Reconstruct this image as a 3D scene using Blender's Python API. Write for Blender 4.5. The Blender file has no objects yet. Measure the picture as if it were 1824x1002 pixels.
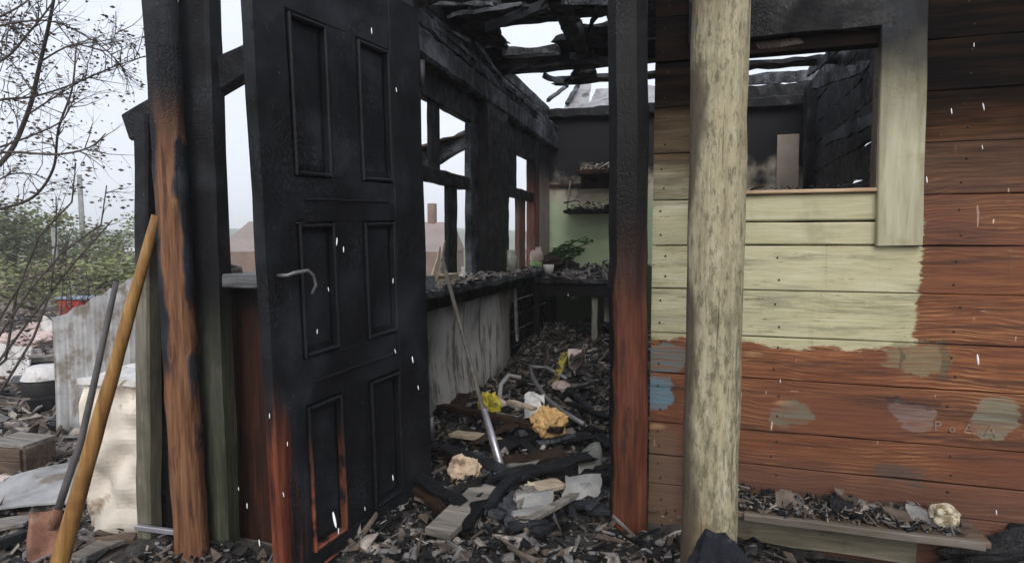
import bpy, math, random
from mathutils import Vector, noise, Matrix
R = math.radians
random.seed(7)
scene = bpy.context.scene
COL = scene.collection

# ------------------------------------------------------------------ camera
FPX, YAW, PITCH, EYE = 1056.0, math.atan(315 / 1056), math.atan(69 / 1056), 1.42
cd = bpy.data.cameras.new('camera'); cam = bpy.data.objects.new('camera', cd); COL.objects.link(cam)
cd.sensor_width = 36; cd.lens = 36 * FPX / 1824; cd.clip_start = .02; cd.clip_end = 2000
cam.location = (0, 0, EYE); cam.rotation_euler = (math.pi / 2 - PITCH, 0, YAW)
scene.camera = cam

# ------------------------------------------------------------------ overcast sky and weak sun
SUN_EL, SUN_AZ = R(38), R(166)          # azimuth measured from +Y towards +X
world = bpy.data.worlds.new('World'); scene.world = world; world.use_nodes = True
wn = world.node_tree.nodes; wl = world.node_tree.links
bg = wn['Background']; bg.inputs['Strength'].default_value = .12
skyt = wn.new('ShaderNodeTexSky'); skyt.sky_type = 'NISHITA'; skyt.sun_disc = False
skyt.sun_elevation = SUN_EL; skyt.sun_rotation = SUN_AZ; skyt.air_density = 1.5; skyt.dust_density = 6
wm = wn.new('ShaderNodeMix'); wm.data_type = 'RGBA'; wm.inputs[0].default_value = .86
wm.inputs[7].default_value = (6.9, 7.25, 8.2, 1)       # even cloud cover
wt = wn.new('ShaderNodeTexNoise'); wt.inputs['Scale'].default_value = 2.2; wt.inputs['Detail'].default_value = 4
wg = wn.new('ShaderNodeTexCoord'); wl.new(wg.outputs['Generated'], wt.inputs['Vector'])
wr = wn.new('ShaderNodeValToRGB'); wr.color_ramp.elements[0].position = .3; wr.color_ramp.elements[0].color = (.90, .91, .925, 1); wr.color_ramp.elements[1].position = .7; wr.color_ramp.elements[1].color = (1, 1, 1, 1)
wx = wn.new('ShaderNodeMix'); wx.data_type = 'RGBA'; wx.blend_type = 'MULTIPLY'; wx.inputs[0].default_value = 1; wx.inputs[6].default_value = (7.2, 7.55, 8.5, 1)
wl.new(wt.outputs[0], wr.inputs[0]); wl.new(wr.outputs[0], wx.inputs[7]); wl.new(wx.outputs[2], wm.inputs[7])      # soft cloud tones
wl.new(skyt.outputs[0], wm.inputs[6]); wl.new(wm.outputs[2], bg.inputs['Color'])
sd = bpy.data.lights.new('sun', 'SUN'); sun = bpy.data.objects.new('sun', sd); COL.objects.link(sun)
sd.energy = 1.5; sd.angle = R(35); sd.color = (1, .96, .9)
sv = Vector((math.sin(SUN_AZ) * math.cos(SUN_EL), math.cos(SUN_AZ) * math.cos(SUN_EL), math.sin(SUN_EL)))
sun.rotation_euler = sv.to_track_quat('Z', 'Y').to_euler(); sun.location = sv * 30
scene.view_settings.view_transform = 'Standard'; scene.view_settings.look = 'None'
scene.view_settings.exposure = .35; scene.view_settings.gamma = 1
scene.view_settings.use_curve_mapping = False
scene.render.engine = 'CYCLES'
scene.cycles.use_denoising = True
scene.cycles.max_bounces = 7; scene.cycles.diffuse_bounces = 4; scene.cycles.glossy_bounces = 3
scene.cycles.sample_clamp_indirect = 6; scene.cycles.volume_bounces = 1

# ------------------------------------------------------------------ turning photo points into places
_rot = cam.rotation_euler.to_matrix()
def ray(x, y): return _rot @ Vector(((x - 912) / FPX, (501 - y) / FPX, -1))
C0 = Vector((0, 0, EYE))
def PY(x, y, v): r = ray(x, y); return C0 + r * (v / r.y)
def PX(x, y, u): r = ray(x, y); return C0 + r * (u / r.x)
def PZ(x, y, z): r = ray(x, y); return C0 + r * ((z - EYE) / r.z)
def PT(x, y, t): return C0 + ray(x, y) * t
V = lambda *a: Vector(a)

# ------------------------------------------------------------------ materials
class S:
    def __init__(s, name):
        s.m = bpy.data.materials.new(name); s.m.use_nodes = True
        s.t = s.m.node_tree; s.b = s.t.nodes['Principled BSDF']
        s.pos = s.node('ShaderNodeNewGeometry').outputs['Position']
        s.rnd = s.node('ShaderNodeObjectInfo').outputs['Random']
    def node(s, typ, ins=None, **kw):
        n = s.t.nodes.new(typ)
        for k, v in kw.items(): setattr(n, k, v)
        for k, v in (ins or {}).items(): s.put(n.inputs[k], v)
        return n
    def put(s, inp, v):
        if isinstance(v, bpy.types.NodeSocket): s.t.links.new(v, inp)
        else:
            if isinstance(v, tuple) and len(v) == 3 and inp.type == 'RGBA': v = v + (1,)
            inp.default_value = v
    def vec(s, sc, off=(0, 0, 0), src=None):
        n = s.node('ShaderNodeVectorMath', {0: src or s.pos, 1: sc, 2: off}, operation='MULTIPLY_ADD')
        return n.outputs[0]
    def noise(s, sc=(1, 1, 1), scale=5, detail=5, rough=.6, src=None, dist=0):
        return s.node('ShaderNodeTexNoise', {'Vector': s.vec(sc, src=src), 'Scale': scale, 'Detail': detail, 'Roughness': rough, 'Distortion': dist}).outputs[0]
    def voro(s, sc=(1, 1, 1), scale=30, feature='DISTANCE_TO_EDGE', src=None):
        return s.node('ShaderNodeTexVoronoi', {'Vector': s.vec(sc, src=src), 'Scale': scale}, feature=feature).outputs['Distance']
    def m2(s, op, a, b=0.0, clamp=False):
        return s.node('ShaderNodeMath', {0: a, 1: b}, operation=op, use_clamp=clamp).outputs[0]
    def step(s, x, lo, hi):
        return s.node('ShaderNodeMapRange', {0: x, 1: lo, 2: hi, 3: 0.0, 4: 1.0}, interpolation_type='SMOOTHSTEP').outputs[0]
    def mix(s, f, a, b, blend='MIX'):
        n = s.node('ShaderNodeMix', data_type='RGBA', blend_type=blend)
        s.put(n.inputs[0], f); s.put(n.inputs[6], a); s.put(n.inputs[7], b); return n.outputs[2]
    def ramp(s, f, *stops):
        n = s.node('ShaderNodeValToRGB', {0: f}); e = n.color_ramp.elements
        while len(e) < len(stops): e.new(.5)
        for i, (p, c) in enumerate(stops): e[i].position = p; e[i].color = c + (1,)
        return n.outputs[0]
    def xyz(s, src=None):
        n = s.node('ShaderNodeSeparateXYZ', {0: src or s.pos}); return n.outputs
    def warp(s, scale, amt, sc=(1, 1, 1)):
        nz = s.node('ShaderNodeTexNoise', {'Vector': s.vec(sc), 'Scale': scale, 'Detail': 4.0}).outputs[1]
        k = s.node('ShaderNodeVectorMath', {0: nz, 1: (amt, amt, amt), 2: (-amt / 2,) * 3}, operation='MULTIPLY_ADD').outputs[0]
        return s.node('ShaderNodeVectorMath', {0: s.pos, 1: k}, operation='ADD').outputs[0]
    def box(s, c, u0, u1, z0, z1, soft):
        a = s.step(c[0], u0 - soft, u0 + soft); b = s.step(c[0], u1 + soft, u1 - soft)
        d = s.step(c[2], z0 - soft, z0 + soft); e = s.step(c[2], z1 + soft, z1 - soft)
        return s.m2('MULTIPLY', s.m2('MULTIPLY', a, b), s.m2('MULTIPLY', d, e))
    def done(s, col, rough=.6, h=None, bs=.5, bd=.01, metal=0.0, spec=.22):
        s.put(s.b.inputs['Base Color'], col); s.put(s.b.inputs['Roughness'], rough)
        s.put(s.b.inputs['Metallic'], metal); s.put(s.b.inputs['Specular IOR Level'], spec)
        if h is not None:
            n = s.node('ShaderNodeBump', {'Strength': bs, 'Distance': bd, 'Height': h})
            s.t.links.new(n.outputs[0], s.b.inputs['Normal'])
        return s.m

def char_nodes(s, base=(.0075, .0082, .0098), ash=(.04, .044, .052), amount=.5, scale=75, crk=.45):
    w = s.warp(11, .07)
    cr = s.voro((1, 1, .6), scale, src=w)
    patch = s.step(s.noise(scale=3.3, detail=4), .42, .62)
    crack = s.m2('SUBTRACT', 1.0, s.m2('MULTIPLY', s.m2('SUBTRACT', 1.0, s.step(cr, .0, .22)), s.m2('MULTIPLY', patch, crk)))
    big = s.noise(scale=4, detail=6)
    fine = s.noise(scale=70, detail=3)
    a = s.m2('MULTIPLY', s.step(big, .62 - amount * .35, .8), crack)
    col = s.mix(a, base, ash)
    col = s.mix(s.step(fine, .66, .74), col, tuple(min(1, c * 1.6) for c in ash))
    col = s.mix(s.m2('SUBTRACT', 1.0, crack), col, (.003, .003, .0035))
    rough_ = s.noise((1, 1, .4), 22, 5, .65)
    h = s.m2('ADD', s.m2('MULTIPLY', crack, .8), s.m2('ADD', s.m2('MULTIPLY', fine, .3), s.m2('MULTIPLY', rough_, .9)))
    return col, h

def m_char(name, **k):
    s = S(name); c, h = char_nodes(s, **k); r = s.ramp(s.noise(scale=14), (.35, (.36,) * 3), (.65, (.8,) * 3))
    return s.done(c, r, h, .9, .010, spec=.22)
M = {}
M['char'] = m_char('charred_wood')
M['char_ash'] = m_char('ashy_charred_wood', base=(.016, .0175, .021), ash=(.20, .215, .24), amount=.75, scale=58, crk=1.0)
M['char_black'] = m_char('soot_black_wood', base=(.0055, .006, .007), ash=(.016, .0175, .02), amount=.3, scale=70, crk=.3)
M['char_brown'] = m_char('brown_charred_wood', base=(.018, .0105, .007), ash=(.07, .038, .022), amount=.7, scale=50)

# --- painted plank wall: green paint, red paint below and right, soot from above
def wall_mat():
    s = S('painted_burnt_planks')
    w = s.xyz(s.warp(5, .10, (.5, 1, 1.6)))
    wf = s.xyz(s.warp(7, .075, (.5, 1, .9)))
    p = s.xyz()
    grain = s.noise((1.2, 1, 26), 3.2, 6, .62, dist=.6)
    ring = s.node('ShaderNodeTexWave', {'Vector': s.vec((.35, 1, 5.2), src=s.warp(3.2, .16, (.5, 1, 1.2))), 'Scale': 4.2, 'Distortion': 6.0, 'Detail': 4.0, 'Detail Scale': 1.2}, wave_type='BANDS', bands_direction='Z').outputs['Fac']
    blot = s.noise((.6, 1, 1), 5, 5)
    # green paint
    g = s.ramp(s.noise((.5, 1, 2.2), 7, 6, .65), (.3, (.33, .31, .185)), (.5, (.45, .425, .265)), (.72, (.54, .51, .36)))
    g = s.mix(s.m2('MULTIPLY', s.step(s.noise((.28, 1, 3.0), 8, 7, .75), .50, .66), .85), g, (.215, .21, .135))
    g = s.mix(s.step(s.noise((.5, 1, 5), 26, 5, .75), .61, .69), g, (.14, .11, .07))
    g = s.mix(s.m2('MULTIPLY', s.step(s.noise((.3, 1, 1.5), 4, 6, .7), .5, .68), .45), g, (.30, .29, .23))
    # red-brown paint and bare wood
    r = s.ramp(grain, (.3, (.075, .026, .014)), (.5, (.155, .055, .025)), (.68, (.25, .10, .041)))
    bare = s.m2('MULTIPLY', s.step(ring, .55, .95), s.step(blot, .45, .62))
    r = s.mix(s.m2('MULTIPLY', bare, .72), r, (.42, .21, .09))
    r = s.mix(s.m2('MULTIPLY', s.step(s.noise((.5, 1, 1.4), 4.5, 5, .7), .5, .7), .6), r, (.28, .11, .05))
    r = s.mix(s.m2('MULTIPLY', s.step(s.noise((.4, 1, 1), 3.5, 4), .50, .66), .6), r, (.13, .046, .03))
    r = s.mix(s.step(s.noise((.6, 1, 7), 16, 5), .68, .74), r, (.60, .42, .28))
    r = s.mix(s.m2('MULTIPLY', s.rnd, .45), r, (.125, .052, .028))
    kn = s.node('ShaderNodeTexVoronoi', {'Vector': s.vec((1, 0, 3.2), src=s.warp(6, .05)), 'Scale': 3.1}).outputs['Distance']
    r = s.mix(s.m2('MULTIPLY', s.step(kn, .16, .05), .8), r, (.42, .25, .12)); r = s.mix(s.step(kn, .045, .03), r, (.05, .025, .014))
    r = s.mix(s.m2('MULTIPLY', s.step(s.noise((.25, 1, 4), 6, 6, .75), .52, .64), .8), r, (.055, .028, .018))
    chip = s.m2('MULTIPLY', s.m2('SUBTRACT', s.noise((.35, 1, 1.6), 30, 7, .8), .5), .09)
    green = s.m2('MULTIPLY', s.step(s.m2('ADD', wf[2], chip), 1.07, 1.078), s.step(s.m2('ADD', wf[0], chip), .712, .706))
    green = s.m2('MULTIPLY', green, s.step(s.noise((.3, 1, 2.5), 11, 8, .8), .64, .61))
    col = s.mix(green, r, g)
    col = s.mix(s.m2('MULTIPLY', s.step(wf[2], .72, .58), .6), col, (.085, .048, .038))
    low = s.m2('MULTIPLY', s.step(p[0], .0, -.05), s.step(p[2], .78, .70))
    col = s.mix(s.m2('MULTIPLY', low, .55), col, (.16, .115, .075))
    # old paint patches
    wp = s.xyz(s.warp(9, .11, (.7, 1, 1.3))); pn_ = s.noise((.6, 1, 1.6), 30, 7, .8)
    for (x0, y0, x1, y1, c, soft, k) in ((1150, 612, 1222, 664, (.13, .17, .165), .010, .95), (1150, 668, 1196, 738, (.115, .24, .30), .007, .9),
                                    (1578, 606, 1690, 668, (.20, .17, .10), .012, .85), (1378, 708, 1446, 758, (.15, .15, .11), .016, .85),
                                    (1584, 714, 1660, 764, (.20, .15, .135), .012, .85), (1738, 702, 1812, 782, (.19, .20, .15), .018, .8),
                                    (1560, 822, 1650, 868, (.07, .06, .05), .02, .7), (1585, 710, 1665, 724, (.035, .022, .022), .005, .85),
                                    (1672, 165, 1720, 205, (.09, .10, .06), .016, .7), (1600, 615, 1607, 660, (.07, .06, .035), .003, .8), (1676, 610, 1690, 670, (.07, .065, .04), .005, .8)):
        a = PY(x0, y0, 2.21); b = PY(x1, y1, 2.21)
        cx, cz, rx, rz = (a.x + b.x) / 2, (a.z + b.z) / 2, (b.x - a.x) / 2, (a.z - b.z) / 2
        ex = s.m2('POWER', s.m2('ABSOLUTE', s.m2('DIVIDE', s.m2('SUBTRACT', wp[0], cx), rx)), 2.6); ez = s.m2('POWER', s.m2('ABSOLUTE', s.m2('DIVIDE', s.m2('SUBTRACT', wp[2], cz), rz)), 2.6)
        e = s.m2('ADD', s.m2('ADD', ex, ez), s.m2('MULTIPLY', s.m2('SUBTRACT', pn_, .5), 3.6))
        col = s.mix(s.m2('MULTIPLY', s.step(e, 1.15, .95), s.m2('MULTIPLY', s.m2('ADD', .5, s.step(grain, .62, .42)), k * .62)), col, c)
    # scratches
    scr = s.m2('MULTIPLY', s.step(s.noise((2.2, 1, .5), 26, 2, .4), .735, .755), s.step(blot, .5, .6))
    col = s.mix(scr, col, (.62, .52, .42))
    drip = s.m2('MULTIPLY', s.step(s.noise((9, 1, .45), 4, 6, .7), .56, .74), .28)
    col = s.mix(drip, col, (.06, .042, .03))
    # soot: climbs the wall from the burnt doorway and window
    zs_l = s.m2('SUBTRACT', w[2], 1.74)
    zs_r = s.m2('SUBTRACT', w[2], s.m2('ADD', 1.70, s.m2('MULTIPLY', s.step(w[0], .7, 1.0), .0)))
    side = s.step(p[0], .3, .5)
    d = s.m2('ADD', s.m2('MULTIPLY', zs_l, s.m2('SUBTRACT', 1.0, side)), s.m2('MULTIPLY', zs_r, side))
    streak = s.noise((.6, 1, 8), 4, 5)
    d = s.m2('ADD', d, s.m2('MULTIPLY', s.m2('SUBTRACT', streak, .5), .30))
    col = s.mix(s.m2('MULTIPLY', s.step(d, -.24, -.04), .9), col, s.ramp(grain, (.35, (.03, .017, .010)), (.65, (.085, .042, .022))))
    col = s.mix(s.step(d, .03, .2), col, s.ramp(streak, (.45, (.005, .004, .0035)), (.75, (.022, .013, .008))))
    h = s.m2('ADD', s.m2('MULTIPLY', grain, .8), s.m2('MULTIPLY', ring, .25))
    return s.done(col, s.m2('MAXIMUM', s.ramp(blot, (.3, (.45,) * 3), (.7, (.7,) * 3)), s.m2('MULTIPLY', s.step(d, -.1, .1), .9)), h, .35, .004, spec=s.m2('SUBTRACT', .24, s.m2('MULTIPLY', s.step(d, -.1, .1), .17)))
M['wall'] = wall_mat()

def m_wood(name, a, b, c, axis='z', soot=None, dirt=(.12, .1, .06), rough=.65, bump=.5):
    """weathered timber with grain along one axis; soot = (z start, z full, noise)"""
    s = S(name); k = {'z': (9, 9, .8), 'x': (.8, 9, 9), 'y': (9, .8, 9)}[axis]
    gr = s.noise(k, 4, 7, .65, dist=.4); bl = s.noise(scale=6, detail=5)
    col = s.ramp(gr, (.32, a), (.5, b), (.68, c))
    col = s.mix(s.m2('MULTIPLY', s.step(bl, .5, .7), .6), col, dirt)
    h = gr
    if soot:
        z = s.xyz(s.warp(6, soot[2]))[2]
        f = s.step(z, soot[0], soot[1])
        cc, ch = char_nodes(s)
        col = s.mix(f, col, cc); h = s.m2('ADD', s.m2('MULTIPLY', gr, .8), s.m2('MULTIPLY', s.m2('MULTIPLY', ch, f), 1.0))
    return s.done(col, rough, h, bump, .008)

def pole_mat():
    s = S('pale_weathered_log')
    gr = s.noise((14, 14, .8), 4, 8, .7, dist=.3); sp = s.noise((1, 1, .3), 70, 7, .8); sp2 = s.noise((1, 1, .3), 26, 8, .8)
    bl = s.noise((1, 1, .45), 5, 5, .6); ck = s.noise((34, 34, .7), 2.2, 5, .6)
    p = s.xyz(); w = s.xyz(s.warp(5, .16, (1, 1, .6)))
    col = s.ramp(gr, (.3, (.25, .22, .14)), (.5, (.42, .375, .245)), (.7, (.54, .49, .35)))
    col = s.mix(s.m2('MULTIPLY', s.step(bl, .45, .7), .5), col, (.36, .345, .23))
    dens = s.m2('ADD', s.m2('MULTIPLY', bl, .16), s.m2('MULTIPLY', s.step(p[2], 1.7, .6), .05))
    col = s.mix(s.m2('MULTIPLY', s.step(s.m2('ADD', sp, dens), .56, .72), .85), col, (.115, .105, .065))
    col = s.mix(s.m2('MULTIPLY', s.step(s.m2('ADD', sp2, dens), .58, .74), .65), col, (.17, .155, .095))
    col = s.mix(s.m2('MULTIPLY', s.step(s.noise((1, 1, .25), 34, 7, .8), .54, .68), .75), col, (.58, .53, .40))
    col = s.mix(s.m2('MULTIPLY', s.step(ck, .62, .67), .8), col, (.07, .058, .04))
    o = s.m2('MULTIPLY', s.step(w[2], .78, .5), s.step(w[0], .055, .02))
    col = s.mix(s.m2('MULTIPLY', o, .7), col, (.30, .17, .065))
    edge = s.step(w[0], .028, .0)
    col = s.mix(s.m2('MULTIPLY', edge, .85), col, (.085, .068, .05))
    sc = s.m2('MULTIPLY', s.step(w[2], 1.9, 2.15), s.step(w[0], .10, .04))
    col = s.mix(s.m2('MULTIPLY', sc, .85), col, (.13, .09, .062))
    return s.done(col, .75, s.m2('ADD', s.m2('ADD', gr, sp), s.m2('MULTIPLY', ck, -.8)), .8, .008, spec=.2)
M['pole'] = pole_mat()

_a, _b = PY(347, 1060, 2.03), PY(266, -330, 2.03); BPK = (_b.x - _a.x) / (_b.z - _a.z); BPC = _a.x - BPK * _a.z
def burnt_pole_mat():
    s = S('half_burnt_log'); cc, ch = char_nodes(s, base=(.014, .0155, .019), ash=(.05, .055, .065), amount=.6)
    gr = s.noise((12, 12, .7), 4, 7, .65, dist=.5)
    br = s.ramp(gr, (.3, (.075, .034, .019)), (.5, (.175, .082, .042)), (.7, (.30, .165, .09)))
    br = s.mix(s.step(s.noise((3, 3, .4), 9, 5, .7), .53, .66), br, (.075, .035, .022))
    w = s.warp(4, .16, (1, 1, .5)); p = s.xyz(w)
    # bare strip leans with the pole: x of its left border by height
    c = s.m2('ADD', s.m2('MULTIPLY', p[2], BPK), BPC)
    e = s.m2('SUBTRACT', p[0], c)
    strip = s.m2('MULTIPLY', s.step(e, -.012, .012), s.step(e, .088, .072))
    strip = s.m2('MULTIPLY', strip, s.step(p[2], 2.12, 1.75))
    lowr = s.m2('MULTIPLY', s.step(p[2], .92, .80), s.step(e, .085, .07))
    f = s.m2('MAXIMUM', strip, lowr)
    col = s.mix(f, cc, br)
    return s.done(col, .6, s.m2('ADD', gr, s.m2('MULTIPLY', ch, s.m2('SUBTRACT', 1.0, f))), .8, .01)
M['burnt_pole'] = burnt_pole_mat()

def jamb_mat():
    s = S('red_painted_charred_jamb'); cc, ch = char_nodes(s, base=(.006, .0062, .0065), ash=(.018, .018, .019), amount=.3)
    gr = s.noise((10, 10, .8), 4, 6, .65)
    rd = s.ramp(gr, (.3, (.045, .017, .011)), (.5, (.115, .038, .021)), (.7, (.20, .075, .04)))
    rd = s.mix(s.step(s.noise((5, 5, .8), 5, 6, .7), .54, .64), rd, (.05, .022, .016))
    w = s.xyz(s.warp(4, .5, (1.6, 1.6, .5)))
    f = s.m2('MULTIPLY', s.step(w[2], 1.55, 1.0), s.step(s.xyz(s.warp(7, .05))[0], -.262, -.245))
    col = s.mix(f, cc, rd)
    return s.done(col, .5, s.m2('ADD', gr, s.m2('MULTIPLY', ch, s.m2('SUBTRACT', 1.0, f))), .5, .008)
M['jamb'] = jamb_mat()

def door_mat():
    s = S('charred_door_paint'); cc, ch = char_nodes(s, base=(.0062, .0069, .0083), ash=(.032, .035, .042), amount=.7, scale=70, crk=.7)
    gr = s.noise((10, 10, .6), 4, 6, .65)
    rd = s.ramp(gr, (.3, (.04, .012, .009)), (.5, (.11, .03, .017)), (.7, (.21, .066, .034)))
    rd = s.mix(s.step(s.noise((6, 6, .6), 4, 6, .7), .5, .6), rd, (.03, .012, .009))
    p = s.xyz(s.warp(4, .3, (1.4, 1.4, .4)))
    stk = s.step(s.noise((22, 22, .5), 3, 4, .6), .44, .6)
    a = s.m2('MULTIPLY', s.m2('MULTIPLY', s.step(p[2], .78, .36), s.step(p[1], 1.56, 1.47)), stk)
    b = s.m2('MULTIPLY', s.step(p[2], 1.05, .75), s.step(p[1], 1.445, 1.43))
    f = s.m2('MAXIMUM', a, b)
    col = s.mix(f, cc, rd)
    smooth = s.m2('MULTIPLY', ch, s.step(s.noise(scale=3, detail=3), .45, .65))
    return s.done(col, s.ramp(s.noise(scale=6), (.35, (.5,) * 3), (.7, (.75,) * 3)), s.m2('ADD', smooth, s.m2('MULTIPLY', gr, .4)), .6, .008, spec=.16)
M['door'] = door_mat()
def dmold_mat():
    s = S('door_moulding_paint'); cc, ch = char_nodes(s, base=(.0075, .0083, .01), ash=(.022, .024, .028), amount=.5, scale=60)
    p = s.xyz(s.warp(5, .1, (1, 1, .4)))
    f = s.m2('MULTIPLY', s.step(p[2], .86, .6), s.step(p[1], 1.76, 1.66))
    f = s.m2('MULTIPLY', f, s.step(s.noise((4, 4, 1.2), 7, 4), .4, .55)); col = s.mix(f, cc, (.2, .066, .037))
    return s.done(col, .5, ch, .4, .006)
M['door_mould'] = dmold_mat()

M['green_trim'] = m_wood('green_window_trim', (.27, .255, .17), (.38, .365, .25), (.47, .45, .33), soot=(1.72, 2.1, .2), dirt=(.25, .22, .12))
M['sill_wood'] = m_wood('bare_sill_wood', (.32, .2, .12), (.48, .34, .22), (.62, .48, .34), 'x')
M['apron'] = m_wood('green_apron_paint', (.35, .335, .2), (.45, .43, .275), (.53, .5, .355), 'x', dirt=(.27, .25, .15))
M['olive'] = m_wood('olive_painted_post', (.10, .095, .07), (.17, .16, .125), (.24, .225, .17), soot=(1.1, 1.5, .3), dirt=(.10, .095, .07))
M['olive_dark'] = m_wood('green_dark_post', (.03, .035, .022), (.06, .065, .045), (.11, .11, .08), soot=(.8, 1.3, .3), dirt=(.03, .04, .03))
M['red_dark'] = m_wood('dark_red_burnt_boards', (.016, .008, .006), (.04, .015, .010), (.075, .026, .015), soot=(.95, 1.3, .2), dirt=(.018, .012, .01))
M['yellow_pole'] = m_wood('yellow_varnished_pole', (.17, .085, .026), (.31, .17, .055), (.44, .27, .10), dirt=(.17, .08, .03), rough=.5, bump=.3)
M['grey_wood'] = m_wood('weathered_grey_wood', (.10, .09, .08), (.19, .175, .155), (.3, .28, .25), 'x', dirt=(.09, .08, .07))
M['brown_wood'] = m_wood('brown_wood', (.06, .042, .03), (.115, .082, .06), (.18, .13, .095), 'x', dirt=(.05, .04, .032))
M['pale_wood'] = m_wood('pale_wood', (.3, .24, .17), (.44, .36, .27), (.55, .47, .37), 'x', dirt=(.2, .15, .1))

def m_plain(name, c, var=.35, scale=8, rough=.7, metal=0.0, dirt=None, bump=.3, dirt_at=.55):
    s = S(name); n = s.noise(scale=scale, detail=6, rough=.65)
    lo = tuple(x * (1 - var) for x in c); hi = tuple(min(1, x * (1 + var)) for x in c)
    col = s.ramp(n, (.3, lo), (.7, hi))
    if dirt: col = s.mix(s.step(s.noise(scale=scale * .7, detail=6, rough=.7), dirt_at, dirt_at + .14), col, dirt)
    return s.done(col, rough, s.noise(scale=scale * 5), bump, .006, metal)
M['plaster'] = m_plain('sooty_plaster', (.27, .26, .24), .4, 4, dirt=(.05, .05, .05), dirt_at=.5)
M['sheet_metal'] = m_plain('weathered_zinc', (.30, .30, .30), .35, 6, .55, .15, dirt=(.17, .145, .12), dirt_at=.5)
M['steel'] = m_plain('pale_steel', (.55, .54, .6), .2, 20, .35, .7)
M['dark_steel'] = m_plain('dark_steel', (.06, .06, .065), .4, 12, .5, .5)
M['rust'] = m_plain('rusty_iron', (.22, .11, .075), .45, 14, .8, .1, dirt=(.32, .22, .17))
M['cream'] = m_plain('cream_enamel', (.74, .68, .59), .16, 6, .55, dirt=(.30, .22, .15), bump=.5, dirt_at=.53)
M['white'] = m_plain('dirty_white', (.62, .61, .60), .25, 9, .65, dirt=(.26, .24, .22), dirt_at=.53)
M['pinkish'] = m_plain('pinkish_plaster', (.52, .42, .39), .25, 12, .8, dirt=(.2, .15, .13))
M['grey'] = m_plain('grey_ash_sheet', (.24, .24, .235), .4, 9, .75, dirt=(.09, .085, .08))
M['slate'] = m_plain('grey_roof_slate', (.30, .30, .31), .3, 7, .75, dirt=(.08, .08, .085))
M['beige'] = m_plain('beige_stained_board', (.36, .30, .25), .2, 4, .7, dirt=(.2, .14, .12))
M['yellow'] = m_plain('yellow_plastic', (.44, .38, .05), .3, 14, .6, dirt=(.04, .032, .018), dirt_at=.46)
M['orange'] = m_plain('orange_foam', (.58, .37, .16), .25, 12, .85, dirt=(.10, .05, .02), dirt_at=.54)
M['cream_lump'] = m_plain('cream_crust', (.50, .45, .34), .3, 30, .7, dirt=(.2, .15, .08), dirt_at=.5)
M['lime'] = m_plain('lime_green_cup', (.20, .34, .12), .25, 14, .5)
M['leaf_dark'] = m_plain('scorched_leaf', (.085, .15, .055), .5, 40, .6)
M['red'] = m_plain('red_paint', (.42, .05, .035), .25, 9, .5)
M['blue'] = m_plain('faded_blue', (.22, .28, .36), .2, 9, .6)
M['black'] = m_plain('black_rubber', (.02, .02, .021), .4, 20, .6)
M['ash'] = m_plain('ash_and_cinders', (.05, .047, .044), .7, 26, .9, dirt=(.17, .16, .15), bump=1.0, dirt_at=.57)
M['shard_black'] = m_plain('cinder_black', (.012, .0125, .0135), .6, 22, .45, dirt=(.06, .062, .066), dirt_at=.6)
M['shard_grey'] = m_plain('ash_grey_flakes', (.17, .165, .16), .55, 22, .75)
M['shard_pale'] = m_plain('pale_scraps', (.30, .265, .235), .5, 22, .8)
M['shard_brown'] = m_plain('scorched_brown_splinters', (.105, .082, .066), .55, 22, .8)
M['bark'] = m_plain('grey_bark', (.075, .065, .06), .4, 20, .85)
M['dead_leaf'] = m_plain('dead_leaf', (.10, .08, .065), .5, 3, .8)
M['roof_pink'] = m_plain('faded_red_roof', (.25, .21, .195), .15, 1.5, .8)
M['shed_brown'] = m_plain('brown_shed_boards', (.20, .15, .125), .25, 2, .8)
M['sleet'] = m_plain('melting_snow', (.85, .86, .88), .05, 20, .4)

def back_mat():
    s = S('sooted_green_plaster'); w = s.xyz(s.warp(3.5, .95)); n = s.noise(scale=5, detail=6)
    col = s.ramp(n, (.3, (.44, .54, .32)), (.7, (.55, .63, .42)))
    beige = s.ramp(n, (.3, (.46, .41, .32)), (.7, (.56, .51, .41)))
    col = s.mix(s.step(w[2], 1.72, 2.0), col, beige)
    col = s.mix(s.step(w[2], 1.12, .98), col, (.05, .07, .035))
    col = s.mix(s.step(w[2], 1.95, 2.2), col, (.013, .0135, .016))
    return s.done(col, .8, n, .2, .006)
M['back'] = back_mat()
def panel_mat():
    s = S('smoke_stained_panel'); n = s.noise((1, 1, .7), 4, 6); w = s.xyz(s.warp(4, .35))
    col = s.ramp(n, (.25, (.16, .155, .145)), (.42, (.46, .45, .43)), (.7, (.62, .60, .575)))
    f = s.m2('MULTIPLY', s.m2('MAXIMUM', s.step(w[2], .95, 1.15), s.step(w[1], 3.45, 2.95)), .9)
    col = s.mix(s.m2('MULTIPLY', s.step(s.noise((2.5, 2.5, .5), 5, 6, .7), .5, .62), .75), col, (.07, .068, .064))
    col = s.mix(s.step(s.noise((1, 1, .5), 13, 6, .75), .62, .66), col, (.6, .58, .54))
    col = s.mix(f, col, (.02, .02, .022))
    col = s.mix(s.m2('MULTIPLY', s.step(w[1], 4.25, 4.6), .6), col, (.24, .2, .13))
    return s.done(col, .8, n, .3, .008)
M['panel'] = panel_mat()
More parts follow.
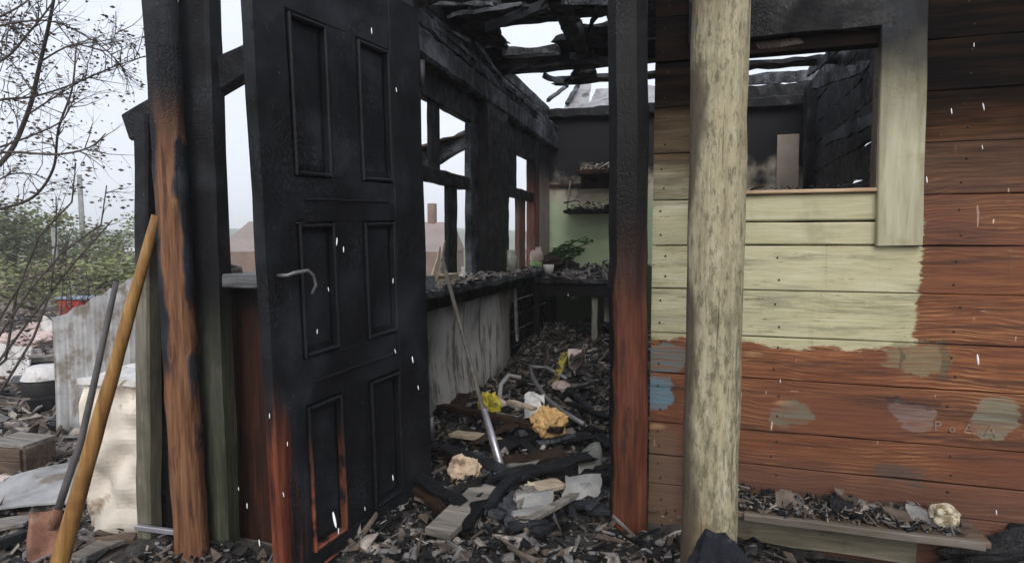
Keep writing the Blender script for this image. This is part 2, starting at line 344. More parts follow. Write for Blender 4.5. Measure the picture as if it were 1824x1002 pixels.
def ground_mat():
    s = S('muddy_ash_ground'); a = s.noise(scale=1.2, detail=8, rough=.7); b = s.noise(scale=11, detail=6, rough=.7)
    far = s.step(s.node('ShaderNodeVectorMath', {0: s.pos}, operation='LENGTH').outputs['Value'], 14.0, 30.0)
    col = s.ramp(a, (.3, (.12, .097, .085)), (.5, (.21, .175, .155)), (.7, (.30, .26, .235)))
    col = s.mix(s.step(b, .52, .7), col, (.28, .25, .23))
    col = s.mix(s.step(b, .45, .33), col, (.035, .03, .03))
    col = s.mix(far, col, s.ramp(a, (.3, (.10, .12, .05)), (.7, (.17, .17, .08))))
    return s.done(col, .9, b, .8, .03)
M['ground'] = ground_mat()
M['hill'] = m_plain('wooded_hill', (.06, .085, .035), .4, .05, .9)
def leaf_mat(name, c):
    s = S(name); n = s.noise(scale=2.5, detail=4)
    return s.done(s.ramp(n, (.3, tuple(x * .6 for x in c)), (.7, tuple(x * 1.35 for x in c))), .6)
M['leaf_a'] = leaf_mat('pale_spring_leaf', (.20, .225, .10)); M['leaf_b'] = leaf_mat('dull_green_leaf', (.14, .16, .085))

# ------------------------------------------------------------------ building blocks
ORG = {}
def nz(p, s=1.0): return noise.noise(Vector(p) * s)
def put_props(o, label=None, cat=None, group=None, kind=None):
    if label: o['label'] = label
    if cat: o['category'] = cat
    if group: o['group'] = group
    if kind: o['kind'] = kind
    return o
def thing(name, label, cat, base, group=None):
    o = bpy.data.objects.new(name, None); COL.objects.link(o); o.location = base; o.empty_display_size = .1
    ORG[o.name] = Vector(base); return put_props(o, label, cat, group, 'thing')
def mesh(name, vs, fs, mat, parent=None, smooth=False, **props):
    vs = [Vector(v) for v in vs]
    lo = Vector([min(v[i] for v in vs) for i in range(3)]); hi = Vector([max(v[i] for v in vs) for i in range(3)])
    org = Vector(((lo.x + hi.x) / 2, (lo.y + hi.y) / 2, lo.z))
    me = bpy.data.meshes.new(name); me.from_pydata([v - org for v in vs], [], fs); me.update()
    if smooth: me.polygons.foreach_set('use_smooth', [True] * len(me.polygons))
    me.materials.append(M[mat] if isinstance(mat, str) else mat)
    o = bpy.data.objects.new(name, me); COL.objects.link(o); ORG[o.name] = org
    if parent is not None: o.parent = parent; o.location = org - ORG[parent.name]
    else: o.location = org
    return put_props(o, **props)
def frame(p0, p1, ref):
    d = (p1 - p0).normalized(); ref = Vector(ref)
    s = ref - d * ref.dot(d)
    if s.length < 1e-4: s = d.orthogonal()
    s.normalize(); return d, s, d.cross(s)
SEED = [0]
def beam(name, p0, p1, w, h, mat, parent=None, ref=(1, 0, 0), n=1, jit=0.0, freq=9, bev=.12, taper=1.0, ragged=0.0, smooth=False, **props):
    """timber from p0 to p1; w is its width along ref, h its depth; bevelled edges, uneven skin"""
    p0, p1 = Vector(p0), Vector(p1); d, s, t = frame(p0, p1, ref); SEED[0] += 1; off = Vector((SEED[0] * 3.17, 1.3, 0))
    b = bev * min(w, h); a, c = w / 2, h / 2
    prof = [(a - b, -c), (a, -c + b), (a, c - b), (a - b, c), (-a + b, c), (-a, c - b), (-a, -c + b), (-a + b, -c)]
    vs, fs = [], []
    for i in range(n + 1):
        f = i / n; k = 1 + (taper - 1) * f
        for j, (x, y) in enumerate(prof):
            q = p0.lerp(p1, f) + s * x * k + t * y * k
            if jit:
                q += s * nz(q + off, freq) * jit + t * nz(q + off + V(9, 9, 9), freq) * jit
            if ragged and i in (0, n): q += d * (random.uniform(-.2, 1) * ragged) * (1 if i == 0 else -1)
            vs.append(q)
    for i in range(n):
        for j in range(8):
            k = (j + 1) % 8; fs.append((i * 8 + j, i * 8 + k, i * 8 + 8 + k, i * 8 + 8 + j))
    fs.append(tuple(reversed(range(8)))); fs.append(tuple(n * 8 + j for j in range(8)))
    return mesh(name, vs, fs, mat, parent, smooth, **props)
def tube_data(pts, rad, ns=10, jit=0.0, freq=8, caps=True, base=0):
    pts = [Vector(p) for p in pts]; vs, fs = [], []
    if not isinstance(rad, (list, tuple)): rad = [rad] * len(pts)
    prev = None
    for i, p in enumerate(pts):
        d = (pts[min(i + 1, len(pts) - 1)] - pts[max(i - 1, 0)]).normalized()
        s = (prev - d * prev.dot(d)) if prev is not None else d.orthogonal()
        if s.length < 1e-5: s = d.orthogonal()
        s.normalize(); prev = s; t = d.cross(s)
        for j in range(ns):
            a = 2 * math.pi * j / ns; q = s * math.cos(a) + t * math.sin(a); r = rad[i]
            if jit: r += nz(p + q * .05, freq) * jit
            vs.append(p + q * r)
    for i in range(len(pts) - 1):
        for j in range(ns):
            k = (j + 1) % ns; fs.append(tuple(base + x for x in (i * ns + j, i * ns + k, i * ns + ns + k, i * ns + ns + j)))
    if caps:
        fs.append(tuple(base + x for x in reversed(range(ns)))); fs.append(tuple(base + (len(pts) - 1) * ns + j for j in range(ns)))
    return vs, fs
def tube(name, pts, rad, mat, parent=None, ns=10, jit=0.0, freq=8, smooth=True, **props):
    vs, fs = tube_data(pts, rad, ns, jit, freq); return mesh(name, vs, fs, mat, parent, smooth, **props)
def path(p0, p1, n, sag=0.0, wob=0.0):
    p0, p1 = Vector(p0), Vector(p1); SEED[0] += 1
    return [p0.lerp(p1, i / n) + V(nz((SEED[0], i * .37, 0)) * wob, nz((SEED[0], 5, i * .37)) * wob, -sag * math.sin(math.pi * i / n)) for i in range(n + 1)]
def slab(name, c, th, mat, parent=None, nx=6, ny=6, amp=0.0, freq=6, ragged=0.0, fn=None, smooth=False, **props):
    """sheet over four corners c (a,b,c,d round the rim), thickness th, crumpled by amp"""
    a, b, cc, d = [Vector(x) for x in c]; nrm = (b - a).cross(d - a).normalized(); vs, fs = [], []; SEED[0] += 1; off = V(SEED[0] * 1.7, 0, 0)
    for k in (0, 1):
        for j in range(ny + 1):
            for i in range(nx + 1):
                u, v = i / nx, j / ny
                if ragged:
                    e = nz((SEED[0] + u * 4, v * 4, 3.3)) * ragged
                    if i in (0, nx): u += e
                    if j in (0, ny): v += nz((SEED[0] + u * 5, 8.8, v * 3)) * ragged
                q = a.lerp(b, u).lerp(d.lerp(cc, u), v)
                if amp: q = q + nrm * nz(q + off, freq) * amp
                if fn: q = q + nrm * fn(u, v)
                vs.append(q - nrm * th * k)
    N = (nx + 1) * (ny + 1)
    for j in range(ny):
        for i in range(nx):
            p = j * (nx + 1) + i; qd = (p, p + 1, p + nx + 2, p + nx + 1)
            fs.append(qd); fs.append(tuple(N + x for x in reversed(qd)))
    rim = [i for i in range(nx + 1)] + [j * (nx + 1) + nx for j in range(1, ny + 1)] + [ny * (nx + 1) + i for i in range(nx - 1, -1, -1)] + [j * (nx + 1) for j in range(ny - 1, 0, -1)]
    for i, p in enumerate(rim):
        q = rim[(i + 1) % len(rim)]; fs.append((q, p, N + p, N + q))
    return mesh(name, vs, fs, mat, parent, smooth, **props)
def ico(sub=2):
    t = (1 + 5 ** .5) / 2
    vs = [Vector(x).normalized() for x in ((-1, t, 0), (1, t, 0), (-1, -t, 0), (1, -t, 0), (0, -1, t), (0, 1, t), (0, -1, -t), (0, 1, -t), (t, 0, -1), (t, 0, 1), (-t, 0, -1), (-t, 0, 1))]
    fs = [(0, 11, 5), (0, 5, 1), (0, 1, 7), (0, 7, 10), (0, 10, 11), (1, 5, 9), (5, 11, 4), (11, 10, 2), (10, 7, 6), (7, 1, 8), (3, 9, 4), (3, 4, 2), (3, 2, 6), (3, 6, 8), (3, 8, 9), (4, 9, 5), (2, 4, 11), (6, 2, 10), (8, 6, 7), (9, 8, 1)]
    for _ in range(sub):
        cache = {}; nf = []
        def mid(a, b):
            k = (min(a, b), max(a, b))
            if k not in cache: vs.append(((vs[a] + vs[b]) / 2).normalized()); cache[k] = len(vs) - 1
            return cache[k]
        for a, b, c in fs:
            x, y, z = mid(a, b), mid(b, c), mid(c, a); nf += [(a, x, z), (b, y, x), (c, z, y), (x, y, z)]
        fs = nf
    return vs, fs
ICO = {1: ico(1), 2: ico(2), 3: ico(3)}
def lump(name, c, size, mat, parent=None, rough=.35, freq=1.6, rot=0.0, sub=2, smooth=False, **props):
    SEED[0] += 1; vs, fs = ICO[sub]; off = V(SEED[0] * 2.3, 0, 0); m = Matrix.Rotation(rot, 3, 'Z')
    out = [Vector(c) + m @ Vector([q[i] * size[i] * (1 + rough * (nz(q + off, freq) + .5 * nz(q + off, freq * 3))) for i in range(3)]) for q in vs]
    return mesh(name, out, fs, mat, parent, smooth, **props)
def lathe(name, c, prof, mat, parent=None, ns=24, axis=(0, 0, 1), **props):
    d = Vector(axis).normalized(); s = d.orthogonal().normalized(); t = d.cross(s); vs, fs = [], []
    for r, z in prof:
        for j in range(ns):
            a = 2 * math.pi * j / ns; vs.append(Vector(c) + d * z + (s * math.cos(a) + t * math.sin(a)) * r)
    for i in range(len(prof) - 1):
        for j in range(ns):
            k = (j + 1) % ns; fs.append((i * ns + j, i * ns + k, i * ns + ns + k, i * ns + ns + j))
    return mesh(name, vs, fs, mat, parent, True, **props)
class Bits:
    """uncountable fragments gathered into one mesh"""
    def __init__(s): s.v, s.f = [], []
    def shard(s, p, l, w, h, tilt=.35):
        m = Matrix.Rotation(random.uniform(0, 6.28), 3, 'Z') @ Matrix.Rotation(random.gauss(0, tilt), 3, 'X') @ Matrix.Rotation(random.gauss(0, tilt), 3, 'Y')
        b = len(s.v)
        cs = [(x * random.uniform(.35, 1.15), y * random.uniform(.3, 1.15)) for x, y in ((-1, -1), (1, -1), (1, 1), (-1, 1))]
        bow = random.uniform(-.18, .18) * min(l, w * 3)
        for z in (-1, 1):
            for (x, y) in cs: s.v.append(Vector(p) + m @ Vector((x * l / 2, y * w / 2, z * h / 2 + (bow if x * y > 0 else 0))))
        s.f += [tuple(b + i for i in q) for q in ((3, 2, 1, 0), (4, 5, 6, 7), (0, 1, 5, 4), (1, 2, 6, 5), (2, 3, 7, 6), (3, 0, 4, 7))]
    def clod(s, p, r):
        b = len(s.v); vs, fs = ICO[1]; o = V(random.uniform(0, 90), 0, 0); k = (random.uniform(.6, 1.3), random.uniform(.6, 1.3), random.uniform(.4, .9))
        for q in vs: s.v.append(Vector(p) + Vector([q[i] * k[i] for i in range(3)]) * r * (1 + .5 * nz(q + o, 1.7)))
        s.f += [tuple(b + i for i in q) for q in fs]
    def leaf(s, p, l, w):
        m = Matrix.Rotation(random.uniform(0, 6.28), 3, 'Z') @ Matrix.Rotation(random.uniform(0, 6.28), 3, 'X'); b = len(s.v)
        for x, y, z in ((0, 0, 0), (.5, .5, .1), (1, 0, 0), (.5, -.5, .1)): s.v.append(Vector(p) + m @ Vector((x * l, y * w, z * l)))
        s.f.append((b, b + 1, b + 2, b + 3))
    def build(s, name, mat, parent=None, **props): return mesh(name, s.v, s.f, mat, parent, **props)
# ================================================================== SETTING
def gh(x, y):
    d = math.hypot(x, y)
    return 0 if d < 2.3 else .05 * nz((x, y, 0), .8) * min(1, (d - 2.3)) * (1 if d < 40 else 0)
gx = sorted(set([-900, -500, -250, -120, -60, -35, -22] + [-16 + .4 * i for i in range(45)] + [4, 8, 16, 40, 120, 300, 900]))
gy = sorted(set([-60, -20, -6] + [-2 + .5 * i for i in range(38)] + [20, 30, 50, 90, 160, 300, 600, 1400]))
vs = [(x, y, gh(x, y) - .012) for y in gy for x in gx]; nx_ = len(gx)
fs = [(j * nx_ + i, j * nx_ + i + 1, (j + 1) * nx_ + i + 1, (j + 1) * nx_ + i) for j in range(len(gy) - 1) for i in range(nx_ - 1)]
mesh('ground', vs, fs, 'ground', smooth=True, kind='structure')

# far wooded ridge, one sheet of terrain
vs, fs = [], []
NH = 90
for k in range(7):
    for i in range(NH + 1):
        a = R(-75 + 130 * i / NH); d = 190 + 45 * k
        prof = math.sin(min(1, k / 4) * math.pi / 2)
        h = (9 + 5 * nz((a * 4, 0, 1)) + 3 * nz((a * 14, 3, k)) + 1.2 * nz((a * 60, k, 0))) * prof - .6
        h *= .5 + .5 * max(0, min(1, (-a + .35) / .5))
        vs.append((d * math.sin(a), d * math.cos(a), h))
for k in range(6):
    for i in range(NH): fs.append((k * (NH + 1) + i, k * (NH + 1) + i + 1, (k + 1) * (NH + 1) + i + 1, (k + 1) * (NH + 1) + i))
mesh('hills', vs, fs, 'hill', smooth=True, kind='structure')

FZ = .33                                   # veranda floor
fl = mesh('veranda_floor', [(-1.55, 2.2, FZ - .06), (1.15, 2.2, FZ - .06), (1.15, 6.45, FZ - .06), (-1.55, 6.45, FZ - .06), (-1.55, 2.2, FZ), (1.15, 2.2, FZ), (1.15, 6.45, FZ), (-1.55, 6.45, FZ)],
          [(3, 2, 1, 0), (4, 5, 6, 7), (0, 1, 5, 4), (1, 2, 6, 5), (2, 3, 7, 6), (3, 0, 4, 7)], 'char_black', kind='structure')

# ================================================================== PAINTED PLANK WALL with its small window
WV = 2.21                                  # front face
wall = thing('plank_wall', 'plank wall, green and red-brown paint, sooty on top, holding a burnt-out window', 'wall', (.8, WV + .05, 0))
rows = [.34, .53, .638, .762, .946, 1.094, 1.256, 1.41, 1.572, 1.736, 1.898, 2.056, 2.21, 2.37, 2.53, 2.69, 2.85]
U0, U1, WU0, WU1, WZ0, WZ1 = -.128, 1.9, .085, .59, 1.572, 2.075
for i in range(len(rows) - 1):
    z0, z1 = rows[i], rows[i + 1]
    segs = [(U0, U1)]
    if z1 > WZ0 + .02 and z0 < WZ1 - .02: segs = [(U0, WU0), (WU1, U1)]
    elif 1.40 < z0 < 1.5: segs = [(U0, WU0), (.63, U1)]
    for (a, b) in segs:
        rag = random.uniform(-.004, .004)
        beam('plank', (a, WV + .025 + rag, (z0 + z1) / 2), (b, WV + .025 + rag, (z0 + z1) / 2), z1 - z0 - .003, .05, 'wall', wall, ref=(0, 0, 1), n=10, jit=.0025, freq=5, bev=.05)
for o_ in list(wall.children):
    if o_.name.startswith('plank'):
        lo = min(q_.co.x for q_ in o_.data.vertices) + ORG[o_.name].x; hi = max(q_.co.x for q_ in o_.data.vertices) + ORG[o_.name].x
        fy_ = min(q_.co.y for q_ in o_.data.vertices) + ORG[o_.name].y; zc = ORG[o_.name].z; hh = max(q_.co.z for q_ in o_.data.vertices)
        for xn in (-.09, .30, .82, 1.36):
            if lo + .02 < xn < hi - .02:
                for fz in (.25, .72): lathe('nail', (xn + random.uniform(-.012, .012), fy_ + .003, zc + hh * (fz + random.uniform(-.06, .06))), [(.0001, .0045), (.0035, .004), (.0042, 0)], 'black', o_, ns=6, axis=(0, -1, 0))
for a_, b_, z0, z1 in ((-.12, .05, .2, 2.84), (.06, 1.88, .2, 1.55), (.63, 1.88, 1.56, 2.84), (.06, .62, 2.12, 2.84)):  # unseen dark sheets added behind the planks to stop light through the gaps
    beam('light_block_sheet', ((a_ + b_) / 2, 2.285, z0), ((a_ + b_) / 2, 2.285, z1), b_ - a_, .02, 'char_black', wall, n=2)
# two apron boards under the window
for z0, z1 in ((1.412, 1.490), (1.493, 1.585)):
    beam('apron_board', (WU0 + .003, WV + .022, (z0 + z1) / 2), (.627, WV + .022, (z0 + z1) / 2), z1 - z0 - .003, .05, 'apron', wall, ref=(0, 0, 1), n=6, jit=.002, bev=.1)
beam('window_sill', (WU0, WV + .02, 1.5915), (WU1, WV + .02, 1.5915), .012, .085, 'sill_wood', wall, ref=(0, 0, 1), n=8, jit=.002, bev=.2)
beam('window_jamb', (WU1 - .006, WV + .03, 1.60), (WU1 - .006, WV + .03, 2.075), .014, .06, 'brown_wood', wall, n=8, jit=.004)
beam('window_head', (WU0, WV + .03, 2.085), (WU1 + .02, WV + .03, 2.085), .03, .06, 'char_brown', wall, ref=(0, 0, 1), n=8, jit=.008)
beam('window_trim', PY(1600, 437, WV - .015), PY(1612, -60, WV - .015) , .128, .028, 'green_trim', wall, n=10, jit=.002, bev=.12)
beam('window_trim', (.045, WV - .012, 1.41), (.045, WV - .012, 2.3), .08, .026, 'green_trim', wall, n=8, jit=.002)
beam('lintel_board', (WU0 - .1, WV - .014, 2.20), (WU1 + .02, WV - .014, 2.20), .19, .028, 'char_black', wall, ref=(0, 0, 1), n=8, jit=.004)
# faded painted letters on one plank
plank_low = [o for o in wall.children if abs(ORG[o.name].z - .762) < .012][0]
for ch, x, y, sz, ti in (('P', 1663, 766, .032, -.05), ('o', 1689, 768, .026, .1), ('A', 1716, 769, .03, 0), ('A', 1752, 776, .038, .06)):
    cu = bpy.data.curves.new('t', 'FONT'); cu.body = ch; cu.size = sz * 1.4; cu.extrude = .0006
    tmp = bpy.data.objects.new('t', cu); COL.objects.link(tmp); bpy.context.view_layer.update()
    me = bpy.data.meshes.new_from_object(tmp.evaluated_get(bpy.context.evaluated_depsgraph_get())); bpy.data.objects.remove(tmp)
    fy = min((plank_low.location + wall.location + q_.co).y for q_ in plank_low.data.vertices); P = PY(x, y, fy - .0012); m = Matrix.Rotation(ti, 3, 'Y')
    vv = [P + m @ Vector((q.co.x, -q.co.z, q.co.y)) for q in me.vertices]
    mesh('painted_letter', vv, [tuple(p.vertices) for p in me.polygons], M.setdefault('letter', m_plain('faded_grey_paint', (.22, .16, .125), .4, 60, .8)), plank_low)



# red-brown charred door post on the right of the doorway
beam('door_post', PY(1120, 965, 2.19) , PY(1118, -420, 2.19), .135, .11, 'jamb', n=26, jit=.008, freq=6, bev=.3, smooth=False,
     label='door post, charred black on top and red-brown below, right of the doorway', cat='post')

# pale round log post
pc = PY(1273, 500, 1.72)
tube('log_post', [(pc.x + .0, pc.y, z) for z in [-.05 + .1 * i for i in range(33)]], [.0745 + .001 * math.sin(i * 1.3) for i in range(33)], 'pole', ns=32, jit=.005, freq=9,
     label='pale peeling round log post standing in front of the plank wall', cat='post')

# earth-filled ledge along the wall foot
ledge = thing('foundation_ledge', 'weathered board ledge along the foot of the plank wall, strewn with burnt scraps', 'ledge', (1.0, 2.1, 0))
beam('top_board', (.16, 2.135, .519), (.88, 2.135, .519), .17, .02, 'brown_wood', ledge, ref=(0, 1, 0), n=16, jit=.004, bev=.15)
beam('edge_board', (.19, 2.043, .520), (.86, 2.043, .518), .026, .022, M.setdefault('ledge', m_wood('weathered_ledge_edge', (.07, .058, .048), (.13, .112, .096), (.2, .175, .15), 'x')), ledge, ref=(0, 0, 1), n=10, jit=.003, bev=.15)
beam('front_board', (.17, 2.155, .435), (.72, 2.155, .425), .09, .02, m_wood('pale_olive_board', (.07, .065, .045), (.13, .12, .085), (.22, .2, .145), 'x', dirt=(.03, .028, .022)), ledge, ref=(0, 0, 1), n=12, jit=.004)
lump('earth_fill', (1.3, 2.16, .36), (.5, .07, .17), 'char_black', ledge, rough=.4, sub=3)
beam('front_board', (.17, 2.125, .25), (1.9, 2.125, .25), .2, .025, 'char_black', ledge, ref=(0, 0, 1), n=12, jit=.004)
beam('front_board', (.17, 2.115, .07), (1.9, 2.115, .07), .15, .025, 'char_brown', ledge, ref=(0, 0, 1), n=12, jit=.004)

# ================================================================== FRONT WALL LEFT OF THE DOOR (burnt lean-to)
fw = thing('burnt_front_wall', 'burnt lean-to front wall with dark red boards, sill and sloping rafter, left of the door', 'wall', (-1.9, 2.3, 0))
for i in range(11):
    u = -2.34 + i * .12
    beam('board', (u, 2.31, -.02), (u + nz((i, 0, 0)) * .01, 2.31, 1.235), .119, .03, 'red_dark', fw, n=10, jit=.005, freq=6)
beam('sill', (-2.30, 2.25, 1.25), (-1.05, 2.25, 1.25), .22, .06, M.setdefault('osill', m_wood('sooty_grey_sill', (.05, .052, .055), (.11, .115, .12), (.2, .205, .21), 'x', dirt=(.04, .04, .042))), fw, ref=(0, 1, 0), n=14, jit=.006)
beam('corner_post', PY(266, 968, 2.12), PY(262, 208, 2.12), .08, .08, 'olive', fw, n=18, jit=.006, freq=5)
beam('inner_stud', PY(298, 985, 2.2), PY(292, 215, 2.2), .11, .05, 'char_black', fw, n=12, jit=.006)
ra, rb = PY(240, 226, 2.2), PY(470, 95, 2.2)
beam('rafter', ra - (rb - ra) * .02, rb + (rb - ra) * .75, .135, .07, 'char', fw, ref=(0, 0, 1), n=20, jit=.008)
beam('rear_rafter', (-2.62, 4.72, 1.93), (-1.53, 4.72, 2.40), .14, .07, 'char_ash', fw, ref=(0, 0, 1), n=14, jit=.02)
beam('roof_board', (-2.4, 4.45, 2.12), (-1.75, 4.80, 2.34), .16, .02, 'char_brown', fw, ref=(0, 1, 0), n=8, jit=.02, ragged=.05)
beam('rear_post', (-2.56, 4.75, 0), (-2.56, 4.75, 1.95), .09, .09, 'char', fw, n=10, jit=.01)
slab('sill_scrap', [PY(383, 486, 2.24), PY(432, 492, 2.24), PY(430, 474, 2.3), PY(392, 466, 2.3)], .012, 'char_brown', None, 5, 4, .02, 20, .1,
     label='curled charred scrap lying on the outer sill beside the door', cat='scrap')

beam('square_post', PY(394, 1030, 2.16), PY(343, -330, 2.16), .165, .10, 'olive_dark', n=26, jit=.007, freq=6, bev=.15,
     label='blackened square post with mossy green foot, right behind the half-burnt log', cat='post')
lp0, lp1 = PY(347, 1060, 2.03), PY(266, -330, 2.03)
beam('burnt_log_post', lp0, lp1, .15, .13, 'burnt_pole', n=60, jit=.007, freq=9, bev=.32, taper=.9, smooth=True,
     label='half-burnt log post with a bare orange-brown strip, left of the black door', cat='post')
beam('metal_strip', PY(243, 938, 2.06), PY(322, 948, 2.02), .022, .02, 'steel', ref=(0, 0, 1), n=2, label='bent pale metal strip nailed across the foot of the corner post', cat='strip')

# ================================================================== OPEN PANELLED DOOR
D = ray(1420, 380).normalized(); UP = -ray(1096, 8579); UP = (UP - D * UP.dot(D)).normalized(); N = D.cross(UP).normalized()
HB = PY(775, 895, 2.24)
def dp(s, h, n): return HB - D * s + UP * h + N * n
door = thing('panelled_door', 'charred black panelled door standing wide open, its lower free corner still red-brown', 'door', dp(.4, 0, 0))
DW, DH, TH = .815, 1.985, .042
def dbeam(name, s0, s1, h0, h1, n0, n1, mat, par=door, n=10, jit=.003, bev=.12):
    nm = (n0 + n1) / 2
    if h1 - h0 > s1 - s0: return beam(name, dp((s0 + s1) / 2, h0, nm), dp((s0 + s1) / 2, h1, nm), s1 - s0, n1 - n0, mat, par, ref=D, n=n, jit=jit, freq=7, bev=bev)
    return beam(name, dp(s0, (h0 + h1) / 2, nm), dp(s1, (h0 + h1) / 2, nm), h1 - h0, n1 - n0, mat, par, ref=UP, n=n, jit=jit, freq=7, bev=bev)
cols = ((.215, .385), (.53, .685)); rws = ((.15, .62), (.775, 1.18), (1.325, 1.785))
dbeam('stile', .02, .211, 0, DH, -TH, 0, 'door', n=22)
dbeam('stile', .689, DW, 0, DH, -TH, 0, 'door', n=22)
for a, b in rws: dbeam('mullion', .389, .526, a - .012, b + .012, -TH + .002, -.003, 'door', n=8)
for a, b in ((0, .146), (.624, .771), (1.184, 1.321), (1.789, DH)): dbeam('rail', .203, .697, a, b, -TH + .001, -.002, 'door', n=8)
for a, b in ((.690, .697), (1.250, 1.257), (.09, .097)):       # proud bead lines across the rails
    dbeam('bead', .25, .655, a, b, -.004, .0035, 'door_mould', n=6, jit=.001, bev=.3)
for (s0, s1) in cols:
    for (h0, h1) in rws:
        e = .032                                              # raised field with sloping border
        q = [(s0 - .004, h0 - .004, -.026), (s1 + .004, h0 - .004, -.026), (s1 + .004, h1 + .004, -.026), (s0 - .004, h1 + .004, -.026),
             (s0 + e, h0 + e, -.012), (s1 - e, h0 + e, -.012), (s1 - e, h1 - e, -.012), (s0 + e, h1 - e, -.012)]
        vv = [dp(*x) for x in q] + [dp(x[0], x[1], -.034) for x in q[:4]]
        ff = [(4, 7, 6, 5), (0, 4, 5, 1), (1, 5, 6, 2), (2, 6, 7, 3), (3, 7, 4, 0), (8, 9, 10, 11), (0, 1, 9, 8), (1, 2, 10, 9), (2, 3, 11, 10), (3, 0, 8, 11)]
        pn = mesh('panel', vv, ff, 'door', door)
        for (a, b, c, d) in ((s0, s0 + .012, h0, h1), (s1 - .012, s1, h0, h1), (s0 + .0125, s1 - .0125, h0, h0 + .012), (s0 + .0125, s1 - .0125, h1 - .012, h1)):
            dbeam('moulding', a, b, c, d, -.022, .006, 'door_mould', pn, n=4, jit=.0015, bev=.35)
hd = tube('door_handle', [dp(.775, 1.035, -.002), dp(.775, 1.037, .042), dp(.763, 1.043, .05), dp(.71, 1.046, .052), dp(.688, 1.03, .052), dp(.677, 1.0, .05), dp(.69, .975, .045)], [.006, .006, .006, .0055, .005, .0045, .004], M.setdefault('handle', m_plain('tarnished_handle', (.2, .2, .21), .3, 40, .4, .6)), door, ns=10)
dbeam('lock_plate', .76, .79, .95, 1.07, -.001, .003, 'char_black', hd, n=1, jit=0)
for h in (.28, 1.7): tube('hinge', [dp(.012, h, .004), dp(.012, h + .1, .004)], .011, 'dark_steel', door, ns=10)

beam('hinge_post', HB + UP * -.06 + V(-.075, .05, 0), HB + UP * 2.35 + V(-.075, .05, 0), .055, .06, 'char_black', n=20, jit=.005, freq=7,
     label='soot-black post carrying the hinges of the open panelled door', cat='post')
beam('lintel_beam', PY(650, -14, 2.27), PY(1100, -62, 2.27), .12, .11, 'char_ash', ref=(0, 0, 1), n=22, jit=.02, freq=9,
     label='ash-grey charred lintel beam across the top of the doorway', cat='beam')

# ================================================================== INTERIOR: window wall on the left
UW = -1.47
vc = lambda x: PX(x, 400, UW).y
ww = thing('window_wall', 'charred inner wall of empty window frames, left side of the burnt room', 'wall', (UW, 4.3, FZ))
BV = 6.4
SZ = PX(835, 497, UW).z
beam('header_beam', (UW + .03, 2.33, 2.49), (UW + .03, BV - .02, 2.49), .15, .13, 'char_ash', ww, ref=(0, 0, 1), n=90, jit=.012, freq=16)
beam('header_plate', (UW + .02, 2.33, 2.625), (UW + .02, BV - .02, 2.60), .09, .12, 'char_ash', ww, ref=(0, 0, 1), n=90, jit=.018, freq=18)
for z in (2.72, 2.83): beam('upper_board', (UW - .02, 2.33, z), (UW - .02, BV - .02, z), .10, .03, 'char_black', ww, ref=(0, 0, 1), n=20, jit=.008)
ztop = PX(806, 203, UW).z
hz_ = (ztop + 2.415) / 2
beam('window_head', (UW, 2.4, hz_), (UW, vc(846), hz_), 2.415 - ztop, .06, 'char', ww, ref=(0, 0, 1), n=16, jit=.008)
zt2 = PX(925, 277, UW).z
beam('window_head', (UW, vc(893), (zt2 + 2.415) / 2), (UW, vc(955), (zt2 + 2.415) / 2), 2.415 - zt2, .06, 'char', ww, ref=(0, 0, 1), n=12, jit=.008)
def vpost(name, x0, x1, z0, z1, d, mat, n=14, jit=.008, du=0.0):
    a, b = vc(x0), vc(x1)
    return beam(name, (UW + du, (a + b) / 2, z0), (UW + du, (a + b) / 2, z1), b - a, d, mat, ww, ref=(0, 1, 0), n=n, jit=jit)
vpost('post', 848, 886, SZ - .01, 2.415, .13, 'char', 24, .010, .02)
vpost('window_jamb', 834, 847, SZ, 2.40, .05, 'char_ash', 18, .006)
vpost('window_jamb', 887, 897, SZ, 2.40, .10, 'char', 18, .008)
vpost('window_jamb', 945, 953, SZ, 2.40, .09, m_wood('reddish_sooty_jamb', (.10, .04, .03), (.2, .08, .065), (.3, .16, .13), soot=(1.75, 2.15, .2)), 12, .004)
zr1 = PX(800, 320, UW).z; zr2 = PX(922, 345, UW).z
beam('transom', (UW + .004, 2.4, zr1), (UW + .004, vc(830), zr1), .085, .055, 'char', ww, ref=(0, 0, 1), n=14, jit=.01)
beam('transom', (UW + .004, vc(897), zr2), (UW + .004, vc(946), zr2), .085, .055, 'char', ww, ref=(0, 0, 1), n=10, jit=.008)
vpost('mullion', 766, 781, zr1 + .04, ztop + .01, .03, 'char', 10, .005)
vpost('mullion', 795, 811, SZ, zr1 - .04, .03, 'char', 10, .005)
vpost('mullion', 906, 916, zr2 + .04, zt2 + .01, .045, 'char', 8, .004)
vpost('mullion', 921, 932, SZ, zr2 - .04, .045, m_wood('brown_sooty_mullion', (.09, .05, .04), (.18, .1, .08), (.26, .17, .14), soot=(1.6, 1.9, .2)), 8, .004)
vpost('corner_board', 954, 971, SZ, 2.40, .03, m_wood('beige_sooty_corner', (.3, .24, .19), (.4, .33, .27), (.48, .41, .34), soot=(1.75, 2.25, .25)), 12, .003, .03)
vpost('near_post', 640, 690, FZ, 2.415, .12, 'char', 16, .008)
beam('sill', (UW + .06, 2.4, SZ - .02), (UW + .06, 5.4, SZ - .02), .24, .04, 'char_ash', ww, ref=(1, 0, 0), n=30, jit=.012)
beam('sill_rail', (UW + .05, 2.4, SZ - .085), (UW + .05, 5.4, SZ - .085), .09, .06, 'char_black', ww, ref=(0, 0, 1), n=24, jit=.01)
va, vb = 2.42, vc(906)
